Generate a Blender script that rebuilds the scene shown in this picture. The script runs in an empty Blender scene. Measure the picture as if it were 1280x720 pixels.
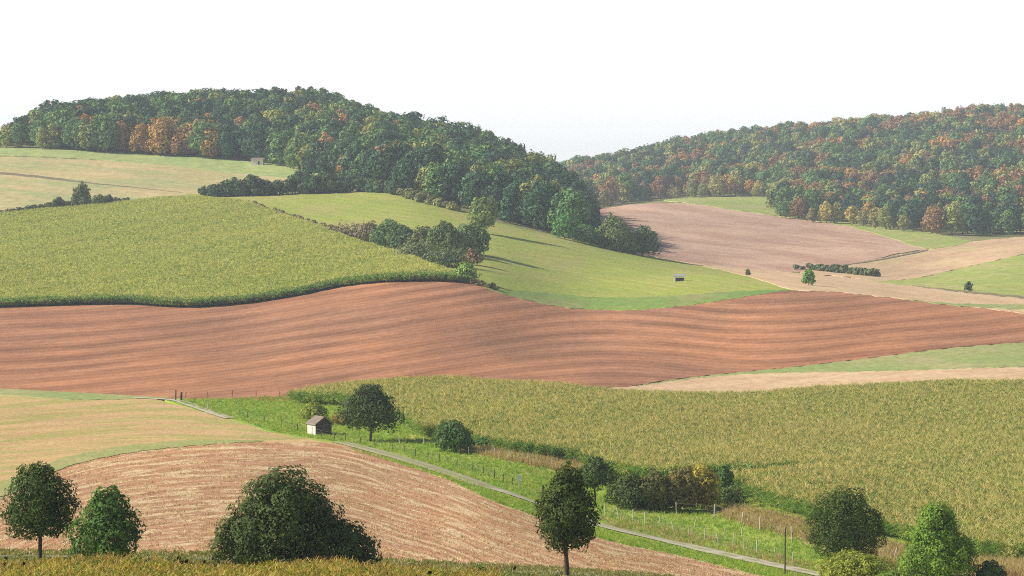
import bpy, math, random
import numpy as np
R = math.radians
rng = np.random.default_rng(7); random.seed(7)
scene = bpy.context.scene; COL = scene.collection

# ------------------------------------------------------------------ camera model
F = 3630.0; HY = 270.0; CX = 640.0
cam_d = bpy.data.cameras.new('camera'); cam = bpy.data.objects.new('camera', cam_d); COL.objects.link(cam)
cam.location = (0, 0, 0); cam.rotation_euler = (R(90), 0, 0)
cam_d.sensor_width = 36; cam_d.lens = 36 * F / 1280; cam_d.shift_y = -(360 - HY) / 1280
cam_d.clip_start = 1; cam_d.clip_end = 20000
scene.camera = cam

# ------------------------------------------------------------------ terrain
def pchip(x, y, xi):
    x = np.asarray(x, float); y = np.asarray(y, float); xi = np.clip(xi, x[0], x[-1])
    h = np.diff(x); d = np.diff(y) / h; m = np.zeros_like(y)
    for k in range(1, len(x) - 1):
        if d[k-1] * d[k] > 0:
            w1 = 2*h[k] + h[k-1]; w2 = h[k] + 2*h[k-1]
            m[k] = (w1 + w2) / (w1/d[k-1] + w2/d[k])
    m[0] = d[0]; m[-1] = d[-1]
    i = np.clip(np.searchsorted(x, xi) - 1, 0, len(x) - 2)
    t = (xi - x[i]) / h[i]
    return ((1+2*t)*(1-t)**2*y[i] + t*(1-t)**2*h[i]*m[i] + t*t*(3-2*t)*y[i+1] + t*t*(t-1)*h[i]*m[i+1])

# the relief: for each bearing, how low the ground lies under the eye line at each distance
KN = {
 -500: [(130,765),(200,700),(300,622),(400,565),(560,492),(690,445),(850,390),(1050,325),(1300,272),(1450,235),(1600,200),(1750,200),(1900,208),(2600,240),(3500,255)],
 0:    [(130,760),(200,697),(300,620),(400,560),(560,489),(690,440),(850,384),(1050,320),(1300,262),(1450,225),(1600,187),(1750,176),(1900,182),(2600,230),(3500,250)],
 100:  [(130,760),(200,697),(300,620),(400,560),(560,492),(690,440),(850,384),(1080,315),(1350,254),(1470,222),(1590,189),(1780,163),(1900,162),(2100,175),(2700,222),(3500,248)],
 300:  [(130,762),(200,699),(300,622),(400,560),(470,530),(560,492),(700,440),(850,380),(1100,300),(1350,246),(1480,222),(1570,203),(1780,153),(1880,143),(2050,152),(2700,222),(3500,248)],
 400:  [(130,764),(200,702),(300,628),(430,553),(480,530),(570,484),(700,428),(850,366),(1080,300),(1350,242),(1480,222),(1700,169),(1850,152),(2000,158),(2700,225),(3500,248)],
 500:  [(130,766),(203,705),(300,640),(400,575),(470,535),(575,478),(700,418),(850,354),(1080,300),(1300,248),(1480,218),(1700,186),(1850,180),(2000,187),(2700,230),(3500,248)],
 600:  [(130,768),(205,708),(290,650),(360,606),(420,568),(480,525),(590,478),(720,416),(860,357),(1000,320),(1150,288),(1300,262),(1450,234),(1650,208),(1800,206),(2000,220),(2600,243),(3000,242),(3500,248)],
 660:  [(130,770),(206,712),(290,660),(350,624),(410,578),(480,530),(590,482),(720,428),(850,375),(980,340),(1150,300),(1250,283),(1420,250),(1550,233),(1680,229),(1850,240),(2300,255),(2700,240),(3000,230),(3500,245)],
 705:  [(130,772),(207,714),(290,670),(345,642),(410,585),(480,535),(590,483),(720,436),(850,383),(980,348),(1150,308),(1230,297),(1380,270),(1500,255),(1620,251),(1800,258),(2100,262),(2400,256),(2700,238),(3000,224),(3500,240)],
 735:  [(130,774),(208,718),(290,675),(335,653),(400,595),(480,540),(590,484),(720,438),(850,385),(980,350),(1150,316),(1230,305),(1400,291),(1600,281),(1800,273),(2050,264),(2350,257),(2700,232),(3000,216),(3500,240)],
 800:  [(130,778),(210,725),(290,690),(322,670),(380,610),(480,540),(590,488),(700,448),(830,386),(960,352),(1120,330),(1230,320),(1350,312),(1550,294),(1800,274),(2050,257),(2300,252),(2700,222),(3000,204),(3400,215)],
 870:  [(130,782),(212,732),(285,705),(315,684),(370,625),(480,545),(590,488),(690,455),(820,381),(940,352),(1120,336),(1300,326),(1550,302),(1800,278),(2050,253),(2280,248),(2650,215),(3000,188),(3400,200)],
 1000: [(130,788),(215,745),(285,713),(310,690),(350,640),(400,597),(480,545),(590,483),(680,448),(810,368),(950,356),(1120,346),(1280,336),(1500,312),(1800,285),(2020,266),(2150,255),(2600,205),(2950,174),(3400,185)],
 1140: [(130,794),(220,755),(290,716),(330,680),(400,606),(480,545),(590,476),(680,442),(800,378),(920,368),(1050,358),(1220,345),(1450,318),(1700,295),(1850,285),(2200,237),(2600,186),(2900,163),(3400,178)],
 1280: [(130,798),(220,760),(300,712),(340,672),(400,610),(480,545),(590,474),(690,432),(800,394),(900,376),(1020,362),(1200,332),(1400,308),(1600,299),(1750,293),(2100,236),(2500,178),(2800,152),(3400,170)],
 1780: [(130,800),(220,765),(300,715),(340,675),(400,612),(480,548),(590,476),(690,434),(800,396),(900,376),(1020,362),(1200,335),(1400,310),(1600,300),(1750,293),(2100,240),(2500,190),(2800,165),(3400,180)],
}
LD = np.linspace(math.log(1.5), math.log(6500), 1500); DD = np.exp(LD)
cols = sorted(KN)
prof = []
for c in cols:
    k = KN[c]; lk = [math.log(a) for a, b in k]
    zk = [(HY - b) / F * a for a, b in k]
    # nearer than the first knot the slope climbs to the viewer's feet; beyond the last it sinks away
    zz = np.where(DD < k[0][0], -2.6 + (zk[0] + 2.6) * (DD / k[0][0]) ** 0.8, 0.0)
    py = pchip(lk, [b for a, b in k], LD)
    zin = (HY - py) / F * DD
    zz = np.where((DD >= k[0][0]) & (DD <= k[-1][0]), zin, zz)
    zz = np.where(DD > k[-1][0], zk[-1] - (DD - k[-1][0]) * 0.012, zz)
    prof.append(zz)
prof = np.array(prof)
PXG = np.arange(-1500, 2781, 5.0)
ZT = np.empty((len(PXG), len(LD)))
cc = np.clip(PXG, cols[0], cols[-1])
for j in range(len(LD)):
    ZT[:, j] = pchip(cols, prof[:, j], cc)
def blur(a, s, ax):
    k = np.exp(-0.5 * (np.arange(-3*s, 3*s+1) / s) ** 2); k /= k.sum()
    p = [(0, 0), (0, 0)]; p[ax] = (3*s, 3*s)
    ap = np.pad(a, p, mode='edge')
    return np.apply_along_axis(lambda v: np.convolve(v, k, 'valid'), ax, ap)
ZT = blur(ZT, 4, 0)
ZB = blur(ZT, 9, 1); ZT = ZB
# gentle undulation
XX = (PXG[:, None] - CX) / F * DD[None, :]; YY = np.broadcast_to(DD, XX.shape)
und = (np.sin(XX / 23 + YY / 61) + np.sin(XX / 37 - YY / 45 + 2) + np.sin(XX / 15 + 1.3 - YY / 80)) * 0.36
ZT = ZT + und * np.clip((DD - 150) / 300, 0, 1)[None, :]
PT = HY - ZT * F / DD[None, :]          # picture row at which each ground sample lies

def H(x, y):
    x = np.asarray(x, float); y = np.maximum(np.asarray(y, float), 1.6)
    px = np.clip(CX + F * x / y, PXG[0], PXG[-1] - .01); fi = (px - PXG[0]) / 5.0
    fj = np.clip((np.log(y) - LD[0]) / (LD[1] - LD[0]), 0, len(LD) - 1.01)
    i = fi.astype(int); j = fj.astype(int); a = fi - i; b = fj - j
    i2 = np.minimum(i + 1, len(PXG) - 1)
    return (ZT[i, j]*(1-a)*(1-b) + ZT[i2, j]*a*(1-b) + ZT[i, j+1]*(1-a)*b + ZT[i2, j+1]*a*b)
def row_of(px, D):                       # D scalar or array
    x = (np.asarray(px) - CX) / F * D
    return HY - H(x, D) * F / D
def colprof(px):
    fi = min(max((px - PXG[0]) / 5.0, 0), len(PXG) - 1.01); i = int(fi); a = fi - i
    return PT[i] * (1 - a) + PT[i+1] * a
def dist(px, py, lo=120, hi=3400):
    """distance of the first ground met at bearing px, row py"""
    p = colprof(px); m = (DD >= lo) & (DD <= hi)
    p = np.minimum.accumulate(p[m]); d = DD[m]
    return np.interp(-np.asarray(py, float), -p, d)
def ground(px, py, lo=120, hi=3400):
    D = float(dist(px, py, lo, hi)); x = (px - CX) / F * D
    return x, D, float(H(x, D))
def poly(pts):
    xs = [p[0] for p in pts]; ys = [p[1] for p in pts]
    return lambda x: pchip(xs, ys, np.asarray(x, float))

# ------------------------------------------------------------------ mesh helpers
def mesh_obj(name, V, Fc, mats, parent=None, midx=None, smooth=False, attrs=None, uv=None, link=True):
    V = np.asarray(V, np.float32); me = bpy.data.meshes.new(name)
    if isinstance(Fc, np.ndarray):
        n = Fc.shape[1]; nf = len(Fc)
        me.vertices.add(len(V)); me.vertices.foreach_set('co', V.ravel())
        me.loops.add(nf * n); me.loops.foreach_set('vertex_index', Fc.astype(np.int32).ravel())
        me.polygons.add(nf); me.polygons.foreach_set('loop_start', np.arange(0, nf*n, n, dtype=np.int32))
        me.update(calc_edges=True)
    else:
        me.from_pydata([tuple(v) for v in V], [], Fc)
    for m in (mats if isinstance(mats, (list, tuple)) else [mats]): me.materials.append(m)
    if midx is not None: me.polygons.foreach_set('material_index', np.asarray(midx, np.int32))
    me.polygons.foreach_set('use_smooth', np.full(len(me.polygons), smooth))
    for k, v in (attrs or {}).items():
        dom = 'POINT' if len(v) == len(V) else 'FACE'
        a = me.attributes.new(k, 'FLOAT', dom); a.data.foreach_set('value', np.asarray(v, np.float32))
    if uv is not None:
        l = me.uv_layers.new(name='rows'); vi = np.empty(len(me.loops), np.int32); me.loops.foreach_get('vertex_index', vi)
        l.data.foreach_set('uv', np.asarray(uv, np.float32)[vi].ravel())
    me.update()
    o = bpy.data.objects.new(name, me)
    if link: COL.objects.link(o)
    if parent: o.parent = parent
    return o
def tag(o, label=None, cat=None, group=None, kind=None):
    if label: o['label'] = label
    if cat: o['category'] = cat
    if group: o['group'] = group
    if kind: o['kind'] = kind
    return o
def empty(name, loc):
    o = bpy.data.objects.new(name, None); COL.objects.link(o); o.location = loc; o.empty_display_size = .5; return o
class MB:
    def __init__(s): s.v = []; s.f = []
    def add(s, V, Fs):
        b = len(s.v); s.v += [tuple(v) for v in V]; s.f += [tuple(i + b for i in f) for f in Fs]
    def box(s, c, d, rz=0, tilt=(0, 0)):
        x, y, z = d[0]/2, d[1]/2, d[2]/2; cs, sn = math.cos(rz), math.sin(rz); V = []
        for k in (-1, 1):
            for (i, j) in ((-1,-1),(1,-1),(1,1),(-1,1)):
                a = i*x + tilt[0]*k*z; b = j*y + tilt[1]*k*z
                V.append((c[0] + a*cs - b*sn, c[1] + a*sn + b*cs, c[2] + k*z))
        s.add(V, [(0,3,2,1),(4,5,6,7),(0,1,5,4),(1,2,6,5),(2,3,7,6),(3,0,4,7)])
    def tube(s, P, Rr, n=7, cap=True):
        P = [np.array(p, float) for p in P]; b = len(s.v)
        for k, p in enumerate(P):
            t = P[min(k+1, len(P)-1)] - P[max(k-1, 0)]; t /= np.linalg.norm(t) + 1e-9
            a = np.cross(t, (0.13, 1, 0.07)); a /= np.linalg.norm(a) + 1e-9; c = np.cross(t, a)
            for q in range(n):
                w = 2*math.pi*q/n; s.v.append(tuple(p + Rr[k]*(math.cos(w)*a + math.sin(w)*c)))
        for k in range(len(P)-1):
            for q in range(n):
                s.f.append((b+k*n+q, b+k*n+(q+1) % n, b+(k+1)*n+(q+1) % n, b+(k+1)*n+q))
        if cap: s.f.append(tuple(b+(len(P)-1)*n+q for q in range(n))); s.f.append(tuple(b+n-1-q for q in range(n)))
    def build(s, name, mat, parent=None, smooth=False, link=True):
        return mesh_obj(name, s.v, s.f, mat, parent, smooth=smooth, link=link)

# ------------------------------------------------------------------ materials
class NT:
    def __init__(s, name):
        s.m = bpy.data.materials.new(name); s.m.use_nodes = True; s.t = s.m.node_tree; s.t.nodes.clear()
        s.out = s.t.nodes.new('ShaderNodeOutputMaterial')
    def n(s, typ, **kw):
        nd = s.t.nodes.new('ShaderNode' + typ)
        for k, v in kw.items(): setattr(nd, k, v)
        return nd
    def l(s, a, b): s.t.links.new(a, b)
    def coord(s, kind='obj'):
        if kind == 'obj': return s.n('NewGeometry').outputs['Position']
        u = s.n('UVMap'); u.uv_map = 'rows'; return u.outputs[0]
    def mapping(s, src, scale=(1,1,1), rot=(0,0,0)):
        m = s.n('Mapping'); m.inputs['Scale'].default_value = scale; m.inputs['Rotation'].default_value = rot
        s.l(src, m.inputs[0]); return m.outputs[0]
    def noise(s, src, scale=1, detail=4, rough=.55, sc3=None, rot=(0,0,0)):
        if sc3: src = s.mapping(src, sc3, rot)
        x = s.n('TexNoise'); x.inputs['Scale'].default_value = scale; x.inputs['Detail'].default_value = detail
        x.inputs['Roughness'].default_value = rough; s.l(src, x.inputs['Vector']); return x.outputs['Fac']
    def ramp(s, src, stops):
        r = s.n('ValToRGB'); e = r.color_ramp.elements
        while len(e) < len(stops): e.new(.5)
        for k, (p, c) in enumerate(stops):
            e[k].position = p; e[k].color = (c, c, c, 1) if isinstance(c, (int, float)) else (*c, 1)
        s.l(src, r.inputs[0]); return r.outputs[0]
    def mix(s, f, a, b, mode='MIX'):
        x = s.n('Mix', data_type='RGBA', blend_type=mode)
        for i, v in ((0, f), (6, a), (7, b)):
            if hasattr(v, 'is_linked') or hasattr(v, 'links'): s.l(v, x.inputs[i])
            else: x.inputs[i].default_value = v if i == 0 else (*v[:3], 1)
        return x.outputs[2]
    def math(s, op, a, b=0.0):
        x = s.n('Math', operation=op)
        for i, v in ((0, a), (1, b)):
            if hasattr(v, 'links'): s.l(v, x.inputs[i])
            else: x.inputs[i].default_value = v
        return x.outputs[0]
    def bump(s, h, strength=.5, dist=.1):
        b = s.n('Bump'); b.inputs['Strength'].default_value = strength; b.inputs['Distance'].default_value = dist
        s.l(h, b.inputs['Height']); return b.outputs[0]
    def finish(s, col, rough=.95, normal=None, trans=0.0, spec=.15):
        p = s.n('BsdfPrincipled'); p.inputs['Roughness'].default_value = rough; p.inputs['Specular IOR Level'].default_value = spec
        if hasattr(col, 'links'): s.l(col, p.inputs['Base Color'])
        else: p.inputs['Base Color'].default_value = (*col, 1)
        if normal is not None: s.l(normal, p.inputs['Normal'])
        o = p.outputs[0]
        if trans:
            t = s.n('BsdfTranslucent')
            tc = s.mix(1.0, col, (1.0, 1.1, .45), 'MULTIPLY'); s.l(tc, t.inputs[0])
            m = s.n('MixShader'); m.inputs[0].default_value = trans; s.l(o, m.inputs[1]); s.l(t.outputs[0], m.inputs[2]); o = m.outputs[0]
        s.l(o, s.out.inputs[0]); return s.m

def srgb(r, g, b):
    f = lambda c: (c/255/12.92) if c/255 <= .04045 else ((c/255+.055)/1.055)**2.4
    return (f(r), f(g), f(b))
def scl(c, k): return tuple(min(1, v*k) for v in c)

def grass_mat(name, c1, c2, c3=None, patch=.03, fine=.9, bump=.25, rows=None):
    t = NT(name); P = t.coord()
    n1 = t.noise(P, 1, 5, .6, (patch, patch*.5, 0)); n2 = t.noise(P, fine, 5, .7, (1, .4, 1))
    c = t.mix(t.ramp(n1, [(.35, 0), (.65, 1)]), c1, c2)
    if c3: c = t.mix(t.ramp(t.noise(P, 1, 3, .5, (patch*3, patch*1.1, 0)), [(.48, 0), (.75, 1)]), c, c3)
    if rows: c = t.mix(t.ramp(t.noise(t.coord('uv'), 1, 3, .6, rows), [(.4, 0), (.62, .45)]), c, scl(c1, .8))
    c = t.mix(1.0, c, t.ramp(n2, [(.3, .72), (.7, 1.15)]), 'MULTIPLY')
    return t.finish(c, .95, t.bump(n2, bump, .3))
def soil_mat(name, cd, cl, rows=(.03, .09, 0), fine=1.2, straw=None, strawrows=None, strawamt=(.5, .62), bump=.6, clod=(1, .5, 1), bands=(.42, .58), wave=None):
    t = NT(name); P = t.coord(); U = t.coord('uv')
    n1 = t.noise(U, 1, 3, .55, rows); n2 = t.noise(P, fine, 6, .75, clod); n3 = t.noise(P, 1, 3, .5, (.02, .006, 0))
    n4 = t.noise(U, 1, 2, .5, (rows[0]*1.3, rows[1]*3.4, 0))
    k = t.math('ADD', t.math('MULTIPLY', n1, .62), t.math('ADD', t.math('MULTIPLY', n3, .14), t.math('MULTIPLY', n4, .24)))
    bf = t.ramp(k, [(bands[0], 0), (bands[1], 1)])
    if wave:
        sp = t.n('SeparateXYZ'); t.l(U, sp.inputs[0])
        d1 = t.noise(U, 1, 2, .5, (.003, .012, 0)); d2 = t.noise(U, 1, 2, .5, (.004, .03, 0)); am = t.ramp(t.noise(U, 1, 2, .5, (.006, .03, 0)), [(.35, .3), (.65, 1)])
        w = t.math('SINE', t.math('MULTIPLY', t.math('ADD', sp.outputs[1], t.math('MULTIPLY', d1, wave*1.6)), 6.283/wave))
        w2 = t.math('SINE', t.math('MULTIPLY', t.math('ADD', sp.outputs[1], t.math('MULTIPLY', d2, wave*.8)), 6.283/(wave*.29)))
        w = t.math('ADD', t.math('MULTIPLY', t.math('MULTIPLY', w, am), .44), t.math('ADD', .5, t.math('MULTIPLY', w2, .13)))
        bf = t.math('ADD', t.math('MULTIPLY', bf, .28), t.math('MULTIPLY', w, .72))
    c = t.mix(bf, cd, cl)
    if wave: c = t.mix(1.0, c, t.ramp(n3, [(.38, (.86, .88, .93)), (.60, (1.08, 1.03, .98))]), 'MULTIPLY')
    if straw:
        s = t.noise(U, 1, 3, .6, strawrows); s2 = t.noise(P, 2.2, 3, .7, (1, .6, 1))
        a = t.math('MULTIPLY', t.ramp(s, [(strawamt[0], 0), (strawamt[1], 1)]), t.ramp(s2, [(.35, .25), (.6, 1)]))
        c = t.mix(a, c, straw)
    c = t.mix(1.0, c, t.ramp(n2, [(.3, .74), (.7, 1.16)]), 'MULTIPLY')
    return t.finish(c, .97, t.bump(n2, bump, .25))

M = {}
M['ground'] = grass_mat('ground_grass', (.20, .22, .07), (.26, .25, .09), (.32, .27, .13))
M['red'] = soil_mat('red_ploughed_soil', (.235, .105, .052), (.52, .25, .135), rows=(.007, .080, 0), fine=.5, bump=.5, wave=13.0)
M['pinkfar'] = soil_mat('pale_red_soil', (.43, .26, .18), (.56, .37, .26), rows=(.010, .12, 0), fine=.3, bump=.3)
M['tanfar'] = soil_mat('tan_stubble_soil', (.50, .34, .20), (.60, .42, .25), rows=(.012, .12, 0), fine=.2, bump=.3, straw=(.50, .44, .20), strawrows=(.02, .06, 0), strawamt=(.56, .72))
M['tanright'] = soil_mat('pale_tan_stubble', (.56, .38, .22), (.64, .46, .28), rows=(.012, .2, 0), fine=.5, bump=.3)
M['stubble_near'] = soil_mat('reddish_stubble_soil', (.40, .20, .10), (.60, .35, .19), rows=(.02, .10, 0), fine=1.6, straw=(.74, .58, .34), strawrows=(.02, .30, 0), strawamt=(.49, .58), bump=.8, wave=6.5)
M['stubble_top'] = soil_mat('greening_tan_stubble', (.48, .33, .155), (.60, .43, .21), rows=(.012, .10, 0), fine=1.2, straw=(.36, .36, .10), strawrows=(.006, .16, 0), strawamt=(.46, .58), bump=.6, wave=8.0)
M['stubble_left'] = soil_mat('faded_tan_field', (.46, .40, .18), (.56, .44, .22), rows=(.006, .08, 0), fine=.25, straw=(.33, .39, .16), strawrows=(.006, .09, 0), strawamt=(.47, .60), bump=.3)
M['meadow'] = grass_mat('yellow_green_meadow', (.30, .36, .060), (.39, .42, .085), (.43, .38, .13), patch=.012, fine=.7, rows=(.012, .45, 0))
M['lush_low'] = grass_mat('deep_green_grass', (.17, .28, .06), (.23, .31, .07), (.30, .29, .11), patch=.015, fine=.35)
M['band'] = grass_mat('yellowish_grass_band', (.30, .34, .10), (.38, .38, .14), (.46, .38, .18), patch=.05, fine=1.5, bump=.5)
M['lush'] = grass_mat('bright_green_grass', (.22, .36, .045), (.31, .42, .055), (.42, .42, .11), patch=.05, fine=1.2, bump=.5)
M['verge'] = grass_mat('mixed_verge_grass', (.22, .30, .06), (.30, .33, .09), (.42, .36, .16), patch=.08, fine=1.5, bump=.6)
M['pale_green'] = grass_mat('pale_bluish_green_sward', (.31, .40, .14), (.40, .44, .16), None, patch=.02, fine=.2)
M['right_green'] = grass_mat('right_green_field', (.29, .36, .085), (.36, .39, .10), (.43, .40, .15), patch=.012, fine=.25)
M['strip_green'] = grass_mat('green_strip', (.27, .34, .11), (.34, .36, .13), (.42, .37, .18), patch=.02, fine=.6)
M['dark_line'] = grass_mat('dark_boundary_ditch', (.19, .17, .09), (.24, .19, .11), None, fine=.8)
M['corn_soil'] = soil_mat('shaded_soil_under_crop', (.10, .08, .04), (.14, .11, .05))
M['drygrass'] = grass_mat('dry_tan_grass', (.46, .33, .18), (.55, .42, .24), (.40, .36, .14), patch=.1, fine=2, bump=.6)

# ------------------------------------------------------------------ ground sheet
pxs = np.concatenate([np.arange(-1500, -500, 40), np.arange(-500, 1780, 6), np.arange(1780, 2781, 40)]).astype(float)
ds = np.concatenate([np.array([1.6, 5, 15, 30, 50, 75, 100, 125]), np.exp(np.linspace(math.log(140), math.log(3500), 430)), np.linspace(3600, 6200, 12)])
PX, D2 = np.meshgrid(pxs, ds); X = (PX - CX) / F * D2; Z = H(X, D2)
V = np.stack([X, D2, Z - .25*np.clip((D2-150)/50, 0, 1)], -1).reshape(-1, 3)
def gridfaces(nr, nc):
    i = np.arange(nr-1)[:, None] * nc + np.arange(nc-1)[None, :]
    return np.stack([i, i+1, i+1+nc, i+nc], -1).reshape(-1, 4)
tag(mesh_obj('ground', V, gridfaces(*PX.shape), M['ground'], smooth=True), 'rolling grassy farmland under all the fields', kind='structure')
GRID_ND = len(ds)

def wob(x, a, seed):
    return a * (np.sin(x*.21 + seed) + .6*np.sin(x*.53 + seed*2.1) + .4*np.sin(x*1.1 + seed*3.3))
def sheet(name, top, bot, mat, x0, x1, off=.1, rowf=None, lo=120, hi=3400, label=None, kind='structure', wa=.35, step=3.0, vs=2.2):
    """a field: the ground between its far edge and its near edge, each edge a curve traced on the land"""
    T = poly(top); B = poly(bot); xs = np.arange(x0, x1 + .1, step)
    ty = T(xs) + wob(xs, wa, x0 + top[0][1]); by = np.maximum(B(xs) + wob(xs, wa, x1 + bot[0][1]), ty + .02)
    E = [(float(dist(x, a, lo, hi)), float(dist(x, b, lo, hi))) for x, a, b in zip(xs, ty, by)]
    n = int(min(260, max(5, max(math.log(a / b) for a, b in E) / .0042))); V = []; UV = []
    for x, (a, b) in zip(xs, E):
        D = np.exp(np.linspace(math.log(a), math.log(min(a, b)), n)); X = (x - CX) / F * D; yy = row_of(x, D)
        V.append(np.stack([X, D, H(X, D) + off*.15], -1))
        r = yy - (rowf(x) if rowf else 0); UV.append(np.stack([np.full(n, x), r], -1))
    V = [np.vstack([v, v[-1:] - np.array([[0, 0, .6]])]) for v in V]; UV = [np.vstack([u, u[-1:]]) for u in UV]; n += 1
    V = np.concatenate(V); UV = np.concatenate(UV)
    f = gridfaces(len(xs), n)[:, ::-1]
    return tag(mesh_obj(name, V, f, mat, smooth=True, uv=UV), label, kind=kind)

# traced edges (bearing, row)
RED_T = [(-150,388),(0,384),(150,380),(230,384),(300,380),(370,370),(430,358),(480,353),(540,351),(585,353),(610,361),(660,375),(720,385),(780,387),(850,382),(920,372),(980,363),(1040,364),(1100,370),(1200,381),(1280,391),(1430,408)]
CORN_T = [(300,492),(350,491),(400,482),(460,475),(560,471),(640,477),(720,482),(780,487),(850,490),(900,490),(1040,483),(1130,476),(1280,474),(1430,474)]
RED_B = [(-150,488),(0,492),(100,497),(210,498),(300,500),(350,502),(400,494),(460,488),(560,484),(640,488),(720,486),(780,484),(830,476),(900,468),(1000,458),(1100,446),(1180,436),(1280,428),(1430,420)]
STRIP_M = [(700,488),(780,484),(850,475),(950,466),(1100,463),(1280,458),(1430,456)]
CORNL_T = [(-150,280),(0,266),(60,260),(140,252),(230,244),(300,249),(350,266),(400,283),(450,301),(500,317),(550,335),(592,350)]
MEAD_T = [(232,243),(330,244),(410,241),(480,240),(530,251),(585,266),(630,281),(700,296),(760,308),(820,320),(870,330),(940,346),(1000,363)]
LOW_T = [(-150,640),(0,622),(90,582),(180,563),(300,553),(390,553),(440,560),(500,580),(560,600),(620,628),(700,655),(760,676),(850,695),(940,718),(1100,760)]
STUB_T = [(-150,484),(0,487),(100,491),(180,497),(240,511),(300,528),(350,543),(400,550),(440,557)]
# integrated slope of the plough bands
sx = np.arange(-160, 1441, 10.0)
slope = pchip([-160,0,200,400,600,720,800,880,960,1100,1440], [-.02,-.04,-.10,-.16,-.14,-.06,.05,.10,-.02,-.10,-.10], sx)
hs = np.cumsum(slope) * 10
redrow = lambda x: float(np.interp(x, sx, hs))
lowT = poly(LOW_T)
sheet('red_ploughed_field', RED_T, RED_B, M['red'], -150, 1430, .12, redrow, label='wide red-brown ploughed field with wavy tillage bands across the middle')
sheet('stubble_field', LOW_T, [(-150,693),(250,696),(500,706),(700,716),(900,730),(1100,765)], M['stubble_near'], -150, 1060, .12, lambda x: float(lowT(x))*.9, label='pinkish stubble field in front with pale straw rows')
stubT = poly(STUB_T)
sheet('upper_stubble_field', STUB_T, [(a, b+2) for a, b in LOW_T], M['stubble_top'], -150, 440, .06, lambda x: -.09*x + .00028*(x-200)**2*0 + float(stubT(x))*.45, label='tan stubble field tinged with green, left of the track')
sheet('grass_strip', [(-150,628),(0,603),(90,570),(180,555),(260,550),(330,551)], [(-150,642),(0,622),(90,582),(180,564),(260,556),(330,552)], M['band'], -150, 330, .5, label='green grass strip between the two stubble fields')
sheet('grass_strip', [(-150,482),(0,486),(100,491),(210,497)], [(-150,490),(0,494),(100,500),(210,498)], M['strip_green'], -150, 210, .3, wa=.1, label='thin green strip at the near edge of the red field')
VERGE_B = LOW_T[5:]
sheet('pasture', [(200,498),(235,498),(300,495),(350,493),(400,500),(440,505),(500,520),(560,545),(620,556),(700,566),(760,580),(860,592),(960,600),(1060,640),(1160,660),(1430,690)],
      [(200,498.5),(240,511),(300,528),(350,543),(390,550),(440,558),(500,580),(560,600),(620,628),(700,655),(760,676),(850,695),(940,718),(1040,745),(1160,780),(1430,800)], M['lush'], 200, 1430, .09, label='bright green pasture beside the track')
sheet('verge', [(760,640),(860,660),(960,690),(1060,715),(1160,725),(1430,735)], [(760,663),(860,684),(960,704),(1060,760),(1160,790),(1430,800)], M['verge'], 760, 1430, .13, label='mixed verge grass right of the track')
sheet('dry_grass', [(570,561),(620,563),(700,572),(745,586)], [(570,563),(620,574),(700,592),(745,604)], M['drygrass'], 570, 745, .14, label='dry tan grass between the pasture and the lower corn', wa=.8)
sheet('dry_grass', [(880,625),(930,630),(980,645),(1030,655),(1100,672),(1200,692),(1430,705)], [(880,640),(930,655),(980,670),(1030,690),(1100,712),(1200,722),(1430,725)], M['drygrass'], 880, 1430, .14, label='dry reddish-tan grass below the right end of the lower corn', wa=.8)
sheet('green_strip', [(790,484),(830,476.5),(900,468),(1000,458),(1100,446),(1180,436),(1280,428),(1430,420)], [(790,484.2),(850,475.5),(950,467),(1100,464),(1280,459),(1430,457)], M['strip_green'], 790, 1430, .16, label='green grass strip below the right end of the red field')
sheet('tan_strip', [(760,485),(790,483),(850,475),(950,466),(1100,463),(1280,458),(1430,456)], [(760,490),(850,502),(950,500),(1100,492),(1280,488),(1430,488)], M['tanright'], 760, 1430, .14, lambda x: -.07*x, label='pale tan strip of stubble above the lower corn')
sheet('meadow', [(a, b-.5) for a, b in MEAD_T], [(232,250),(330,290),(430,330),(530,352),(590,356),(612,362),(660,376),(720,386),(780,388),(850,383),(920,373),(980,364),(1000,363.5)], M['meadow'], 232, 1000, .1, lambda x: .15*x, label='yellow-green sloping meadow below the left wood')
sheet('low_meadow', [(612,361),(680,366),(760,372),(850,369),(920,364),(985,362)], [(612,362),(660,376),(720,386),(780,388),(850,383),(920,373),(985,363)], M['lush_low'], 612, 985, .25, label='deeper green lower margin of the meadow', wa=.3)
# upper left
sheet('faded_field', [(-150,196),(0,196),(100,199),(200,206),(300,214),(360,222),(400,228)], [(-150,285),(0,270),(60,264),(140,256),(230,247),(300,246),(400,241)], M['stubble_left'], -150, 400, .07, lambda x: .07*x, label='faded tan and green field above the left corn')
sheet('green_field', [(-150,184),(0,185),(100,188),(200,194),(300,201),(370,210),(420,222)], [(-150,193),(0,194),(100,198),(200,206),(300,217),(370,224),(420,232)], M['pale_green'], -150, 420, .25, wa=.1, label='pale green strip of field along the foot of the left wood')
sheet('field_track', [(-150,208),(0,215),(60,221),(120,229),(160,233),(230,241)], [(-150,211),(0,218),(60,224),(120,230.5),(160,234),(230,241.4)], M['dark_line'], -150, 230, .35, label='thin dark track crossing the faded field', wa=.2)
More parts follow.
